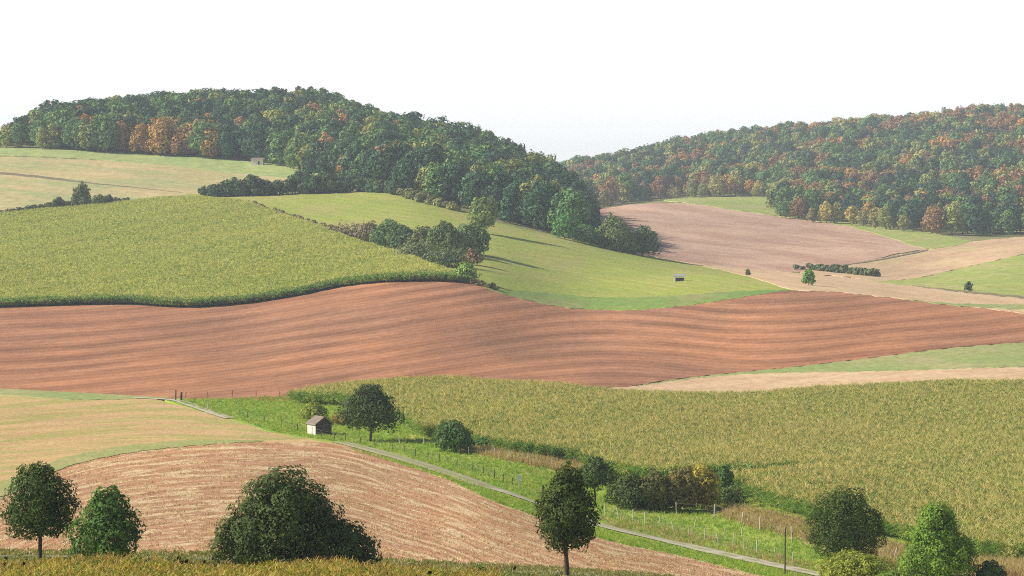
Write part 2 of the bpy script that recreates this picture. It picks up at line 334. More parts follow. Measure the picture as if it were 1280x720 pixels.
# right far fields
FARLO = 1000
sheet('far_red_field', [(690,268),(736,263),(770,258),(800,255),(850,254),(900,259),(968,270),(1040,279),(1110,296),(1160,311),(1170,314)], [(690,290),(736,296),(800,318),(840,325),(900,334),(960,339),(1000,340),(1060,331),(1160,312.5),(1170,315)], M['pinkfar'], 690, 1170, .12, lambda x: .10*x, lo=1150, label='pale red field climbing towards the right wood')
sheet('far_green_field', [(830,250),(870,247),(968,246),(1000,262),(1100,280),(1200,298),(1215,301)], [(830,250.5),(880,257),(940,266),(1000,274),(1060,283),(1120,300),(1160,311),(1190,308),(1215,302)], M['right_green'], 830, 1215, .8, lo=1150, label='green field at the foot of the right wood')
sheet('far_tan_field', [(1000,340),(1060,330),(1160,312),(1215,302),(1280,296),(1430,286)], [(1000,342),(1060,346),(1100,352),(1130,350),(1200,336),(1280,318),(1430,285)], M['tanfar'], 1000, 1430, .4, lambda x: -.12*x, lo=1000, label='tan field rising to the right edge below the right wood')
sheet('right_green_field', [(1090,352),(1130,350),(1200,336),(1280,318),(1430,290)], [(1090,352.2),(1130,357),(1200,364),(1280,372),(1430,388)], M['right_green'], 1090, 1430, .8, lo=900, label='bright green field at the right edge')
sheet('hedge_line', [(1140,357.5),(1210,364.5),(1280,371),(1430,386)], [(1140,358),(1210,366.5),(1280,373.5),(1430,389)], M['dark_line'], 1140, 1430, 1.3, lo=850, label='dark rough margin under the right green field', wa=.4)
sheet('tan_band', [(810,319),(840,325),(900,333),(960,338),(1010,343),(1060,347),(1100,352),(1200,365.5),(1280,373),(1430,388)], [(810,320),(870,331),(940,347),(1000,363.5),(1040,365),(1100,371),(1200,382),(1280,392),(1430,410)], M['tanright'], 810, 1430, .6, lambda x: .12*x, lo=780, label='light tan band of stubble behind the red field')
sheet('green_margin', [(1130,374),(1200,380),(1280,381),(1430,390)], [(1130,374.3),(1200,383),(1280,388),(1430,398)], M['strip_green'], 1130, 1430, 1.0, lo=700, label='green margin at the right end of the tan band')
sheet('ditch', [(1046,332.5),(1100,324),(1162,311.5)], [(1046,333.6),(1100,325.6),(1162,313.3)], M['dark_line'], 1046, 1162, 1.3, lo=1000, label='thin dark ditch between the far fields', wa=.15)
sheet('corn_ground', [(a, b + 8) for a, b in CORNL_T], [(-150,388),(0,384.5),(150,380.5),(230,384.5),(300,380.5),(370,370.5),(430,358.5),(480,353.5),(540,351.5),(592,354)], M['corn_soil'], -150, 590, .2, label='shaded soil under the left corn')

# ------------------------------------------------------------------ tracks
def ribbon(name, pts, width, mat, off, label, lo=120, w2=None):
    W = [ground(a, b, lo) for a, b in pts]; P = np.array([(w[0], w[1]) for w in W])
    s = np.concatenate([[0], np.cumsum(np.linalg.norm(np.diff(P, axis=0), axis=1))])
    q = np.arange(0, s[-1], 2.0); cx = pchip(s, P[:, 0], q); cy = pchip(s, P[:, 1], q)
    tx = np.gradient(cx); ty = np.gradient(cy); L = np.hypot(tx, ty); nx, ny = ty / L, -tx / L
    wv = np.interp(q / s[-1], [0, 1], [width, w2 or width]); n = 9; V = []; UV = []
    for k in range(n):
        u = k / (n-1) * 2 - 1; wk = wv/2 * u * (1 + .06*np.sin(q*.7 + u) + .05*np.sin(q*.23+u*3)); X = cx + nx*wk; Y = cy + ny*wk
        V.append(np.stack([X, Y, H(X, Y) + off + .04*(1-u*u)], -1)); UV.append(np.stack([q, np.full_like(q, u)], -1))
    V = np.stack(V, 1).reshape(-1, 3); UV = np.stack(UV, 1).reshape(-1, 2)
    return tag(mesh_obj(name, V, gridfaces(len(q), n), mat, smooth=True, uv=UV), label, kind='structure')
def track_mat(name, base, grass, centre):
    t = NT(name); U = t.coord('uv'); P = t.coord(); sp = t.n('SeparateXYZ'); t.l(U, sp.inputs[0])
    a = t.math('ABSOLUTE', sp.outputs[1]); n = t.noise(P, 1.1, 5, .7); n2 = t.noise(P, .25, 4, .6)
    e = t.math('ADD', a, t.math('MULTIPLY', t.math('SUBTRACT', n, .5), .5))
    edge = t.ramp(e, [(.82, 0), (.98, 1)])
    mid = t.math('MULTIPLY', t.ramp(e, [(.12, 1), (.3, 0)]), t.ramp(t.math('ADD', n2, centre), [(.45, 0), (.6, 1)]))
    c = t.mix(t.ramp(n2, [(.35, 0), (.65, 1)]), base, scl(base, .8))
    c = t.mix(1.0, c, t.ramp(n, [(.3, .8), (.7, 1.12)]), 'MULTIPLY')
    c = t.mix(mid, c, grass); c = t.mix(edge, c, scl(grass, .9))
    return t.finish(c, .95, t.bump(n, .3, .1))
M['track'] = track_mat('pale_gravel_track', (.52, .46, .36), (.24, .30, .07), .04)
M['track_grassy'] = track_mat('grassy_two_rut_track', (.42, .36, .24), (.22, .29, .08), .3)
M['lane'] = track_mat('grey_lane', (.34, .33, .25), (.27, .27, .10), .12)
ribbon('track', [(170,497.5),(190,498.5),(215,500),(240,507),(262,515),(290,524)], 2.3, M['track'], .10, 'pale farm track leaving the red field corner', w2=2.2)
ribbon('track', [(425,553),(445,558),(500,573),(560,592),(600,606),(618,612)], 2.6, M['track_grassy'], .10, 'grassy two-rut stretch of track beside the pasture fence', w2=3.2)
ribbon('track', [(614,610.5),(650,622),(700,640),(760,660),(800,669.5),(850,681),(930,699),(1020,718),(1100,735),(1200,752)], 2.7, M['track'], .10, 'pale gravel track running down to the right')
ribbon('lane', [(-150,694),(0,696),(250,699),(480,708),(560,714),(640,716),(760,722),(900,735)], 2.4, M['lane'], .08, 'narrow grey lane behind the foreground tree row')

# ------------------------------------------------------------------ foliage
BOOST = 1.75
def leaf_mat(name, mode='OBJ', trans=.26, c=None, var=.4, hue=.22, BOOST=2.5):
    t = NT(name)
    if mode == 'OBJ': base = t.n('ObjectInfo').outputs['Color']
    elif mode == 'INST':
        a = t.n('Attribute'); a.attribute_type = 'INSTANCER'; a.attribute_name = 'tcol'; base = a.outputs['Color']
    a = t.n('Attribute'); a.attribute_name = 'tint'
    a2 = t.n('Attribute'); a2.attribute_name = 'clump'
    v = t.math('ADD', t.math('MULTIPLY', a.outputs['Fac'], var*1.4), 1 - var*.7)
    base = t.mix(1.0, base, (BOOST, BOOST, BOOST), 'MULTIPLY')
    c1 = t.mix(1.0, base, v, 'MULTIPLY')
    c2 = t.mix(t.math('MULTIPLY', a2.outputs['Fac'], hue), c1, t.mix(1.0, c1, (1.55, 1.25, .8), 'MULTIPLY'))
    return t.finish(c2, .75, None, trans, .06)
M['leaf'] = leaf_mat('leaf'); M['leaf_far'] = leaf_mat('leaf_far', 'OBJ', .15, var=.45, hue=.45, BOOST=2.9); M['leaf_inst'] = leaf_mat('leaf_wood', 'INST', .15, var=.45, hue=.45, BOOST=2.9)
t = NT('bark'); P = t.coord(); n = t.noise(P, 1, 5, .7, (9, 9, 1.5))
M['bark'] = t.finish(t.ramp(n, [(.3, (.05, .04, .03)), (.7, (.13, .10, .075))]), .95, t.bump(n, .8, .03))

def cloud(blobs, n, size, seed, fill=.14, flat=.0, aspect=1.5):
    """leaf quads spread over a set of lobes -> verts, faces, tint, clump"""
    g = np.random.default_rng(seed); B = np.array(blobs, float); c, r = B[:, :3], B[:, 3:6]
    w = (r.prod(1)) ** (2/3); w /= w.sum(); k = g.choice(len(B), int(n*1.5), p=w)
    d = g.normal(size=(len(k), 3)); d /= np.linalg.norm(d, axis=1)[:, None]
    inner = g.random(len(k)) < fill
    # every lobe is itself broken into small sprays: density noise on the sphere
    ph = g.random((len(B), 3)) * 6.3
    lump = np.sin(d[:, 0]*5 + ph[k, 0]) + np.sin(d[:, 1]*6 + ph[k, 1]) + np.sin(d[:, 2]*5 + ph[k, 2])
    rad = np.where(inner, g.random(len(k))**.5 * .8, .82 + .16*g.random(len(k)) + .12*lump)
    p = c[k] + d * rad[:, None] * r[k]
    keep = g.random(len(k)) < np.where(inner, 1, .55 + .33*lump)
    fq = 6.28 / (np.ptp(c[:, 0]) * .24 + r[:, 0].max() * .5 + .01)      # ragged gaps between the sprays
    hole = np.sin(p[:, 0]*fq + ph[0, 0]) * np.sin(p[:, 1]*fq + ph[0, 1]) + np.sin(p[:, 2]*fq*1.1 + ph[0, 2]) * np.sin((p[:, 0] + p[:, 1])*fq*.8)
    keep &= (hole < .62) | (g.random(len(k)) < .25) | inner
    for j in range(len(B)):             # drop leaves buried deep in a neighbouring lobe
        q = ((p - c[j]) / r[j]); deep = (np.einsum('ij,ij->i', q, q) < .45) & (k != j) & ~inner
        keep &= ~deep
    idx = np.nonzero(keep)[0][:n]; p = p[idx]; d = d[idx]; k = k[idx]; m = len(p)
    nrm = d * 1.7 + g.normal(size=(m, 3)) * .5 + np.array([0, 0, .3]); nrm /= np.linalg.norm(nrm, axis=1)[:, None]
    a = np.cross(nrm, g.normal(size=(m, 3))); a /= np.linalg.norm(a, axis=1)[:, None] + 1e-9; b = np.cross(nrm, a)
    s = size * (.6 + .8*g.random(m))[:, None]
    V = np.stack([p - a*s*.5*aspect, p - b*s*.42 + nrm*s*.08, p + a*s*.5*aspect, p + b*s*.42 + nrm*s*.08], 1).reshape(-1, 3)
    Fc = np.arange(4*m).reshape(m, 4)
    cl = g.random(len(B))[k]
    return V, Fc, g.random(m), cl

def crown_blobs(w, h, z0, shape, nb, seed, depth=None):
    """lobes filling a crown of width w between z0 and z0+h"""
    g = np.random.default_rng(seed); out = []
    depth = depth or w
    for i in range(nb):
        t = (i + .5) / nb; 
        if shape == 'round': prof = math.sqrt(max(0, 1 - (2*t-1)**2)) ; prof = max(prof, .35)
        elif shape == 'ovate': prof = (math.sin(math.pi*min(1, (t*.86+.10)))**.75) * (1.12 - .55*t)
        elif shape == 'cone': prof = max(.2, (1 - t)**.68) * 1.12 * (1 if t > .15 else .88)
        elif shape == 'dome': prof = max(.22, 1 - ((t-.36)/.68)**2)**.72 if t > .36 else .76 + .24*t/.36
        elif shape == 'spread': prof = max(.36, (1 - t**1.4)**.6*(.7+.4*g.random()))
        elif shape == 'bush': prof = max(.42, math.sqrt(max(0, 1 - t**3.0)))
        elif shape == 'ragged': prof = max(.45, (1 - t**3.2)**.5*(.66+.45*g.random()))
        ang = i * 2.39996 + g.random() * .5
        rr = w * (.17 + .07*g.random()) * (1.15 if nb < 14 else 1.0) * (.8 + .35*prof)
        rho = max(0, (w/2)*prof - rr*.85) * (.66 + .34*g.random()**.5)
        z = z0 + rr*.8 + (h - rr*1.7) * t + g.normal()*h*.02
        out.append((rho*math.cos(ang), rho*math.sin(ang)*depth/w, z, rr, rr, rr*.82))
    for i in range(nb // 2):          # small sprays that break the outline
        b = out[g.integers(len(out))]; d = g.normal(size=3); d /= np.linalg.norm(d); rr = w*(.06 + .07*g.random())
        z = min(max(b[2] + d[2]*b[3]*.95, z0 + rr), z0 + h - rr*.3); out.append((b[0] + d[0]*b[3]*.92, b[1] + d[1]*b[3]*.92, z, rr, rr, rr))
    out.append((0, 0, z0 + h*.45, w*.27, depth*.27, h*.34))
    return out

def trunk_mb(h0, top, r, blobs, seed, limbs=7):
    g = np.random.default_rng(seed); mb = MB(); lean = g.normal(size=2)*r*.8
    P = [(0, 0, -.25), (0, 0, .12), (lean[0]*.4, lean[1]*.4, h0*.5), (lean[0], lean[1], h0), (lean[0]*1.4, lean[1]*1.4, h0 + (top-h0)*.45), (lean[0]*1.4, lean[1]*1.4, h0 + (top-h0)*.8)]
    mb.tube(P, [r*1.5, r*1.1, r*.95, r*.85, r*.5, r*.15], 8)
    bs = [blobs[i] for i in g.permutation(len(blobs))[:limbs]]
    for b in bs:
        s = h0 + (b[2]-h0) * .25 * g.random(); s = max(h0*.85, min(s, top*.7)); S = np.array((lean[0], lean[1], s)); E = np.array(b[:3]); mid = S*.5 + E*.5 + np.array((0, 0, -abs(E[2]-s)*.12))
        mb.tube([S, mid, E], [r*.5, r*.33, r*.1], 6)
    return mb

def plant(px, base, top, wpx, shape, colr, name, label, cat, group=None, clear=.0, nb=22, leaf=None, nleaf=None, seed=None, lo=120, hi=3400, far=False, trunk=True, depthf=1.0, sz=None, lean=0):
    """one tree or bush standing on the ground at bearing px"""
    x, D, z = ground(px, base, lo, hi); k = D / F; h = (base - top) * k; w = wpx * k
    seed = seed if seed is not None else int(px*7 + base*13) % 99991
    leaf = leaf or max(.16, D * .00062); g = np.random.default_rng(seed)
    z0 = h*clear
    bl = crown_blobs(w*.98, h - z0, z0, shape, nb, seed, w*depthf)
    if lean: bl = [(b[0] + lean*w*(b[2]/h - .5), *b[1:]) for b in bl]
    area = math.pi * w * (h - z0) * 1.1; n = nleaf or int(area * 3.5 / (leaf*leaf*.63))
    n = min(n, 52000)
    V, Fc, ti, cl = cloud(bl, n, leaf, seed)
    root = empty(name, (x, D, z)); tag(root, label, cat, group)
    cr = mesh_obj('crown' if cat == 'tree' else 'foliage', V, Fc, M['leaf_far' if far else 'leaf'], root, attrs={'tint': ti, 'clump': cl}); cr.color = (*colr, 1)
    if trunk:
        r = max(.07, h*.022); trunk_mb(max(z0*1.1, h*.12), h*.9, r, bl, seed).build('trunk' if cat == 'tree' else 'stem', M['bark'], root, True)
    return root

G_DK = (.026, .040, .016); G_MD = (.045, .075, .020); G_BR = (.075, .140, .020); G_OL = (.085, .090, .025)
YEL = (.26, .20, .03); BRN = (.13, .075, .03); ORG = (.20, .09, .025); G_BL = (.035, .065, .035)
# foreground row
def T(*a, **k): return plant(*a, **k)
T(50, 701, 574, 99, 'dome', (.033,.052,.015), 'roadside_tree', 'dark round-crowned tree on a short clear trunk at the lower left corner', 'tree', 'trees along the foreground lane', clear=.2, nb=44, leaf=.14)
T(135, 706, 604, 94, 'ragged', (.045,.085,.022), 'roadside_tree', 'green ragged tree leafy to the ground, right beside the dark round one at lower left', 'tree', 'trees along the foreground lane', clear=.03, nb=34, leaf=.15)
# big bush of three masses
def bigbush():
    x, D, z = ground(368, 712); k = D/F; bl = []
    for (cx, wy, top, ww, n) in ((352, 706, 583, 150, 30), (425, 706, 648, 110, 16), (300, 706, 640, 84, 12), (385, 706, 600, 90, 14)):
        for b in crown_blobs(ww*k, (712-top)*k, 0, 'bush', n, cx): bl.append((b[0] + (cx-368)*k, *b[1:]))
    V, Fc, ti, cl = cloud(bl, 90000, .15, 5); root = empty('large_bush', (x, D, z))
    tag(root, 'very large dark bush with a tall left dome and lower right shoulder, in the foreground', 'bush')
    o = mesh_obj('foliage', V, Fc, M['leaf'], root, attrs={'tint': ti, 'clump': cl}); o.color = (.040,.056,.020, 1)
    trunk_mb(.5, 5, .16, bl, 3, 12).build('stem', M['bark'], root, True)
bigbush()
T(709, 722, 580, 96, 'ovate', (.036,.050,.014), 'roadside_tree', 'dark egg-shaped tree on a clear trunk at lower centre, tinged brown at its top', 'tree', 'trees along the foreground lane', clear=.22, nb=42, leaf=.14)
T(1057, 716, 606, 106, 'dome', (.032,.052,.014), 'roadside_tree', 'nearly black-green domed tree with brownish top at lower right', 'tree', 'trees along the foreground lane', clear=.08, nb=44, leaf=.14)
T(1172, 736, 625, 108, 'cone', (.075,.125,.022), 'roadside_tree', 'bright green cone-shaped tree at lower right', 'tree', 'trees along the foreground lane', clear=.04, nb=46, leaf=.15)
T(1070, 738, 690, 104, 'bush', (.12,.14,.028), 'bush', 'low yellow-green bush in front of the dark domed tree', 'bush', nb=22, lo=150, hi=260)
T(1120, 745, 712, 60, 'bush', (.08,.12,.026), 'bush', 'low green bush left of the foot of the cone-shaped tree', 'bush', nb=16, lo=150, hi=260)
T(1238, 738, 697, 44, 'bush', (.045,.065,.028), 'bush', 'small dark grey-green bush right of the cone-shaped tree', 'bush', nb=14, lo=150, hi=260)
T(598, 724, 706, 28, 'bush', (.06,.11,.02), 'bush', 'small bright green bush among the yellow weeds left of the egg-shaped tree', 'bush', nb=10, lo=150, hi=260)
# middle ground
T(463, 552, 477, 86, 'spread', (.036,.054,.022), 'field_tree', 'dark spreading tree standing right of the shed', 'tree', clear=.2, nb=34)
T(393, 526, 501, 36, 'bush', (.12,.14,.035), 'bush', 'olive bush tinged yellow behind the shed', 'bush', nb=12)
T(428, 532, 512, 30, 'bush', (.13,.10,.03), 'bush', 'brownish-orange bush between the shed and the spreading tree', 'bush', nb=10)
T(567, 566, 523, 50, 'bush', (.04,.075,.024), 'bush', 'rounded dark green bush at the edge of the lower corn', 'bush', nb=22)
T(604, 563, 546, 30, 'bush', (.045,.09,.03), 'bush', 'small dark green bush just right of the rounded bush at the corn edge', 'bush', nb=10)
T(744, 628, 569, 60, 'spread', (.04,.065,.02), 'field_tree', 'dark crooked tree just behind the egg-shaped tree, brown in one side', 'tree', clear=.3, nb=26)
T(787, 637, 590, 66, 'ragged', (.040,.055,.018), 'bush', 'dark olive bush right of the crooked tree, first of the thicket', 'bush', 'bushes of the thicket by the fence', nb=30)
T(818, 638, 587, 72, 'ragged', (.065,.070,.024), 'bush', 'brown-olive bush in the middle of the thicket', 'bush', 'bushes of the thicket by the fence', nb=18)
T(850, 639, 583, 70, 'ragged', (.090,.082,.030), 'bush', 'olive-brown twiggy bush of the thicket, left of the yellowish one', 'bush', 'bushes of the thicket by the fence', nb=18)
T(878, 636, 577, 50, 'ragged', (.19,.17,.04), 'bush', 'tall yellowish bush at the right of the thicket', 'bush', 'bushes of the thicket by the fence', nb=16)
T(906, 622, 580, 28, 'ragged', (.05,.09,.03), 'bush', 'narrow green bush at the right end of the thicket', 'bush', 'bushes of the thicket by the fence', nb=12)
T(905, 630, 612, 60, 'bush', (.05,.07,.025), 'bush', 'low spreading dark bush under the narrow green one', 'bush', 'bushes of the thicket by the fence', nb=14)
# thicket in the meadow
gm = 'bushes of the thicket in the meadow'
for (px, b, tp, w, c, lb) in (
    (442, 296, 284, 40, (.10,.085,.06), 'low grey-brown scrub at the left end of the meadow thicket'),
    (464, 305, 277, 36, (.08,.07,.045), 'brownish bush, second from the left in the meadow thicket'),
    (488, 311, 273, 46, (.05,.085,.035), 'tall green bush of the meadow thicket with a pointed top'),
    (506, 316, 283, 40, (.04,.065,.032), 'dark green bush right of the pointed one in the meadow thicket'),
    (530, 318, 281, 36, (.06,.07,.035), 'grey-green bush at the middle of the meadow thicket'),
    (556, 320, 276, 44, (.05,.07,.03), 'tall olive bush with an orange tinge in the meadow thicket'),
    (588, 318, 278, 50, (.04,.07,.028), 'large dark green bush left below the meadow tree'),
    (520, 327, 304, 46, (.07,.085,.045), 'pale grey-green low bush at the front of the meadow thicket'),
    (560, 334, 313, 48, (.05,.07,.035), 'dark low bush at the lower tip of the meadow thicket'),
    (583, 352, 326, 26, (.08,.13,.035), 'slender light green bush at the corner of the left corn'),
    (590, 331, 312, 26, (.09,.07,.045), 'small reddish-brown bush beside the lower tip of the thicket')):
    T(px, b, tp, w*1.25, 'ragged', c, 'bush', lb, 'bush', gm, nb=26, far=True, hi=1500)
T(605, 292, 244, 42, 'round', (.07,.10,.035), 'meadow_tree', 'single leafy tree in the meadow against the dark wood', 'tree', clear=.1, nb=26, far=True, hi=1500)
ge = 'trees at the foot of the left wood'
for (px, b, tp, w, c, lb) in (
    (706, 299, 266, 30, (.04,.10,.03), 'bright green tree at the right foot of the left wood'),
    (730, 304, 278, 32, (.045,.085,.03), 'small green tree second along from the left wood'),
    (748, 308, 284, 30, (.055,.085,.035), 'low grey-green tree between the left wood and the tall rounded one'),
    (768, 313, 269, 44, (.06,.08,.035), 'tall rounded grey-green tree right of the left wood'),
    (803, 320, 282, 44, (.035,.06,.03), 'dark green tree at the right end of the row below the left wood'),
    (786, 317, 290, 30, (.05,.075,.03), 'olive tree squeezed between the last two of the row')):
    T(px, b, tp, w*1.12, 'bush', c, 'tree', lb, 'tree', ge, nb=26, far=True, hi=1400, clear=.02)
for (px, b, tp, w, c, lb) in (
    (102, 256, 226, 28, (.055,.075,.03), 'round grey-green bush standing highest on the far edge of the left corn'),
    (73, 259, 245, 18, (.04,.055,.03), 'small dark bush left of the round one at the far corn edge'),
    (124, 254, 242, 22, (.06,.085,.03), 'light green low bush right of the round one at the far corn edge'),
    (136, 253, 242, 12, (.04,.055,.03), 'tiny dark bush, last along the far corn edge'),
    (12, 267, 260, 18, (.09,.10,.05), 'tiny pale bush at the far left of the corn edge')):
    T(px, b+4, tp, w, 'bush', c, 'bush', lb, 'bush', 'bushes along the far edge of the left corn', nb=12, far=True, hi=1500)
T(1011, 357, 335, 17, 'bush', (.06,.12,.03), 'tree', 'small green tree alone on the light tan band', 'tree', nb=12, far=True, clear=.05)
T(1211, 364, 351, 10, 'bush', (.03,.05,.03), 'bush', 'tiny dark bush at the edge of the right green field', 'bush', nb=8, far=True, lo=850)
T(935, 344, 336, 6, 'bush', (.06,.07,.03), 'bush', 'tiny bush at the right end of the meadow crest', 'bush', nb=6, far=True)

def hedge(name, pts, label, colr, nper, seed, lo=120, hi=3400, leaf=None):
    """pts: (px, base, top) along the hedge"""
    g = np.random.default_rng(seed); W = [ground(p[0], p[1], lo, hi) for p in pts]; o0 = np.array(W[0]); bl = []
    for k in range(len(W)-1):
        A, B = np.array(W[k]), np.array(W[k+1]); n = max(2, int(np.linalg.norm(B-A) / nper))
        for i in range(n):
            t = i/n; c = A*(1-t) + B*t; D = c[1]; hh = ((pts[k][1]-pts[k][2])*(1-t) + (pts[k+1][1]-pts[k+1][2])*t) * D / F * (.82 + .33*g.random())
            c[2] = H(c[0], c[1]); rr = hh*.42
            for q in range(3):
                bl.append((c[0]-o0[0] + g.normal()*nper*.4, c[1]-o0[1] + g.normal()*hh*.35, c[2]-o0[2] + hh*(.25, .5, .68)[q], rr*1.1, rr*1.1, rr*(.7, .75, .75)[q]))
    lf = leaf or W[0][1]*.0007; area = sum(4*b[3]**2*3 for b in bl)
    V, Fc, ti, cl = cloud(bl, min(40000, int(area*3/(lf*lf*.63))), lf, seed)
    o = mesh_obj(name, V, Fc, M['leaf_far'], attrs={'tint': ti, 'clump': cl}); o.color = (*colr, 1); o.location = tuple(o0); tag(o, label, 'hedge')
hedge('hedge', [(256,247,230),(280,246,225),(330,244,222),(352,243,224),(375,242,216),(400,241,217),(440,240,220),(475,240,224),(505,244,228)], 'long dark hedge between the faded field and the meadow', (.026,.045,.024), 3.0, 11, hi=1500)
hedge('hedge', [(505,246,234),(530,253,242),(560,261,252),(580,266,257)], 'low olive hedge running along the top of the meadow to the wood', (.08,.09,.04), 3.0, 12, hi=1500)
hedge('hedge', [(0,269,264),(30,265,259),(60,261,254),(90,257,249),(140,254,248),(165,252,247)], 'low scrubby hedge along the far edge of the left corn', (.06,.07,.035), 3.0, 13, hi=1500)
hedge('hedge', [(1006,337,330),(1040,340,331),(1070,343,334),(1095,346,336)], 'short dark hedge between the tan band and the far red field', (.05,.065,.035), 3.2, 14, lo=1000)
hedge('hedge', [(305,256,250),(335,266,260),(365,276,269),(395,286,279),(425,297,287)], 'thin brown scrub line down the right side of the left corn', (.10,.085,.045), 4.0, 15, hi=1500)
hedge('hedge', [(593,356,349),(612,360,354),(624,365,361)], 'short dark scrub line at the corner where corn, meadow and red field meet', (.06,.06,.035), 2.5, 16, hi=1200)
#hedge('hedge', [(622,306,299),(650,308,300),(680,311,305)], 'low brown scrub patch right of the meadow tree', (.12,.10,.055), 3.0, 17, hi=1400)

# ------------------------------------------------------------------ woods
def wood_proto(k, mat, link=False):
    g = np.random.default_rng(100 + k); w, h = 12.5 + 2.5*g.random(), 15.5 + 3*g.random()
    bl = crown_blobs(w, h*.96, h*.04, ('round', 'bush', 'round', 'spread', 'bush')[k % 5], 14, 200 + k)
    V, Fc, ti, cl = cloud(bl, 3000, .95, 300 + k, fill=.08)
    tr = MB(); tr.tube([(0,0,-1), (0,0,h*.3), (0,0,h*.7)], [.35, .28, .1], 5, cap=False)
    tv = np.array(tr.v); tf = np.array(tr.f) + len(V)
    V = np.concatenate([V, tv]); Fa = np.concatenate([Fc, tf]); mi = [0]*len(Fc) + [1]*len(tf)
    ti = np.concatenate([ti, np.zeros(len(tf))]); cl = np.concatenate([cl, np.zeros(len(tf))])
    return mesh_obj('tree', V, Fa, [mat, M['bark']], midx=mi, attrs={'tint': ti, 'clump': cl}, link=False)
NP = 6
protoA = [wood_proto(k, M['leaf_far']) for k in range(NP)]
protoB = [wood_proto(k, M['leaf_inst']) for k in range(NP)]
PAL = {'dark green': (.022,.048,.030), 'mid green': (.046,.085,.032), 'olive': (.085,.10,.035), 'orange': (.165,.105,.035), 'russet brown': (.125,.078,.042), 'golden yellow': (.18,.16,.05), 'pale olive': (.13,.13,.05)}
EDGE_L = poly([(-160,187),(0,186),(100,189),(200,195),(300,202),(360,211),(420,228),(480,240),(530,250),(585,263),(630,278),(700,294),(740,306)])
EDGE_R = poly([(690,262),(740,260),(800,253),(850,248),(966,247),(974,272),(1050,281),(1130,290),(1200,300),(1230,301),(1280,298),(1430,290)])
trees = []
def gather(side):
    g = np.random.default_rng(21 if side == 'left' else 22)
    dx, dy = (9.0, 11.0) if side == 'left' else (12.0, 20.0)
    d0, d1 = (1180, 2050) if side == 'left' else (1700, 3250)
    y = d0
    while y < d1:
        half0, half1 = ((-190-CX)/F*y, (752-CX)/F*y) if side == 'left' else ((640-CX)/F*y, (1500-CX)/F*y)
        x = half0 + g.random()*dx
        while x < half1:
            X, Y = x + g.normal()*dx*.22, y + g.normal()*dy*.25; px = CX + F*X/Y; ok = False
            if side == 'left':
                if px < 728 + 6*g.normal():
                    e = float(dist(px, float(EDGE_L(px)), 1000, 1750)); lim = 1980 if px < 560 else 1980 - (px-560)*2.2
                    ok = e + 2 < Y < lim
                    if px < 30: ok = ok and Y < e + 120
            else:
                if px > 650:
                    e = float(dist(px, float(EDGE_R(px)), 1500, 2600)); ok = Y > e + 2 and Y < 3150
            if ok:
                edge = Y < e + (14 if side == 'left' else 20)
                trees.append([side, X, Y, float(H(X, Y)), px, edge, g.random(), g.random(), e])
            x += dx
        y += dy
gather('left'); gather('right')
def cnoise(x, y, s): return 1.1*math.sin(x/26+s)*math.sin(y/55+s*1.7) + .8*math.sin(x/15+y/31+s*2)
def pick(t):
    side, X, Y, Z, px, edge, a, b, e = t[:9]; n = cnoise(X, Y, 3)
    row = HY - Z*F/Y
    if side == 'left':
        if px > 560: return 'dark green' if a < .88 else ('mid green' if a < .97 else 'olive')  # right flank: crowns coloured darker to carry the shade of that slope
        w = .10 + (.20 if n > .5 else 0) + (.46 if (80 < px < 270 and Y < e + 140) else 0) + .08*n
        if a < w: return 'orange' if b < .55 else ('russet brown' if b < .75 else 'golden yellow' if b < .8 else 'olive')
        return 'dark green' if b < .52 else 'mid green' if b < .82 else 'olive' if b < .95 else 'russet brown'
    if edge and px < 1180: return 'pale olive' if b < .4 else 'golden yellow' if b < .55 else 'olive' if b < .8 else 'mid green'
    w = (.82 if n > .15 else .34 if n > -.5 else .15) + (.14 if row < 195 else 0)
    if a < w: return 'russet brown' if b < .68 else 'orange' if b < .78 else 'pale olive' if b < .92 else 'olive'
    return 'dark green' if b < .5 else 'mid green' if b < .85 else 'olive'
def tall(t): return (.96 + .07*cnoise(t[1]*.8, t[2], 9)) * (min(1, max(.45, (t[4]+70)/130)) if t[0] == 'left' else 1)
# which crowns show largest: nearest the edge first
for t in trees:
    inframe = -10 < t[4] < 1290
    rank = (t[2] - t[8]) * (1.0 if t[0] == 'left' else .9) + (0 if inframe else 1e5) + (t[2]-1500)*.05
    t.append(rank)
L = sorted([t for t in trees if t[0] == 'left'], key=lambda t: t[-1]); Rr = sorted([t for t in trees if t[0] == 'right'], key=lambda t: t[-1])
indiv = L[:150] + Rr[:100]; rest = L[150:] + Rr[100:]
print('wood trees', len(L), len(Rr))
for i, t in enumerate(indiv):
    side, X, Y, Z, px, edge, a, b, e, rk = t; kname = pick(t); c = np.array(PAL[kname]) * (.8 + .4*b)
    o = protoA[i % NP].copy(); COL.objects.link(o); o.name = 'tree'
    o.location = (X, Y, Z); o.rotation_euler = (0, 0, b*6.28); s = (.74 + .46*a) * tall(t) * (1.12 if side == 'right' and not edge else 1.0 if side == 'right' else 1.08) * (.8 if (side == 'right' and edge and px < 1180) else 1); o.scale = (s*(.95+.15*b), s*(.95+.15*b), s); o.color = (*c, 1)
    third = ['at its left end', 'at its middle', 'at its right end'][int(min(2, max(0, (px - (0 if side == 'left' else 700)) / (245 if side == 'left' else 194))))]
    tag(o, f"{kname} tree {'at the foot of' if edge else 'inside'} the {side} wood, {third}", 'tree', 'trees of the %s wood' % side)

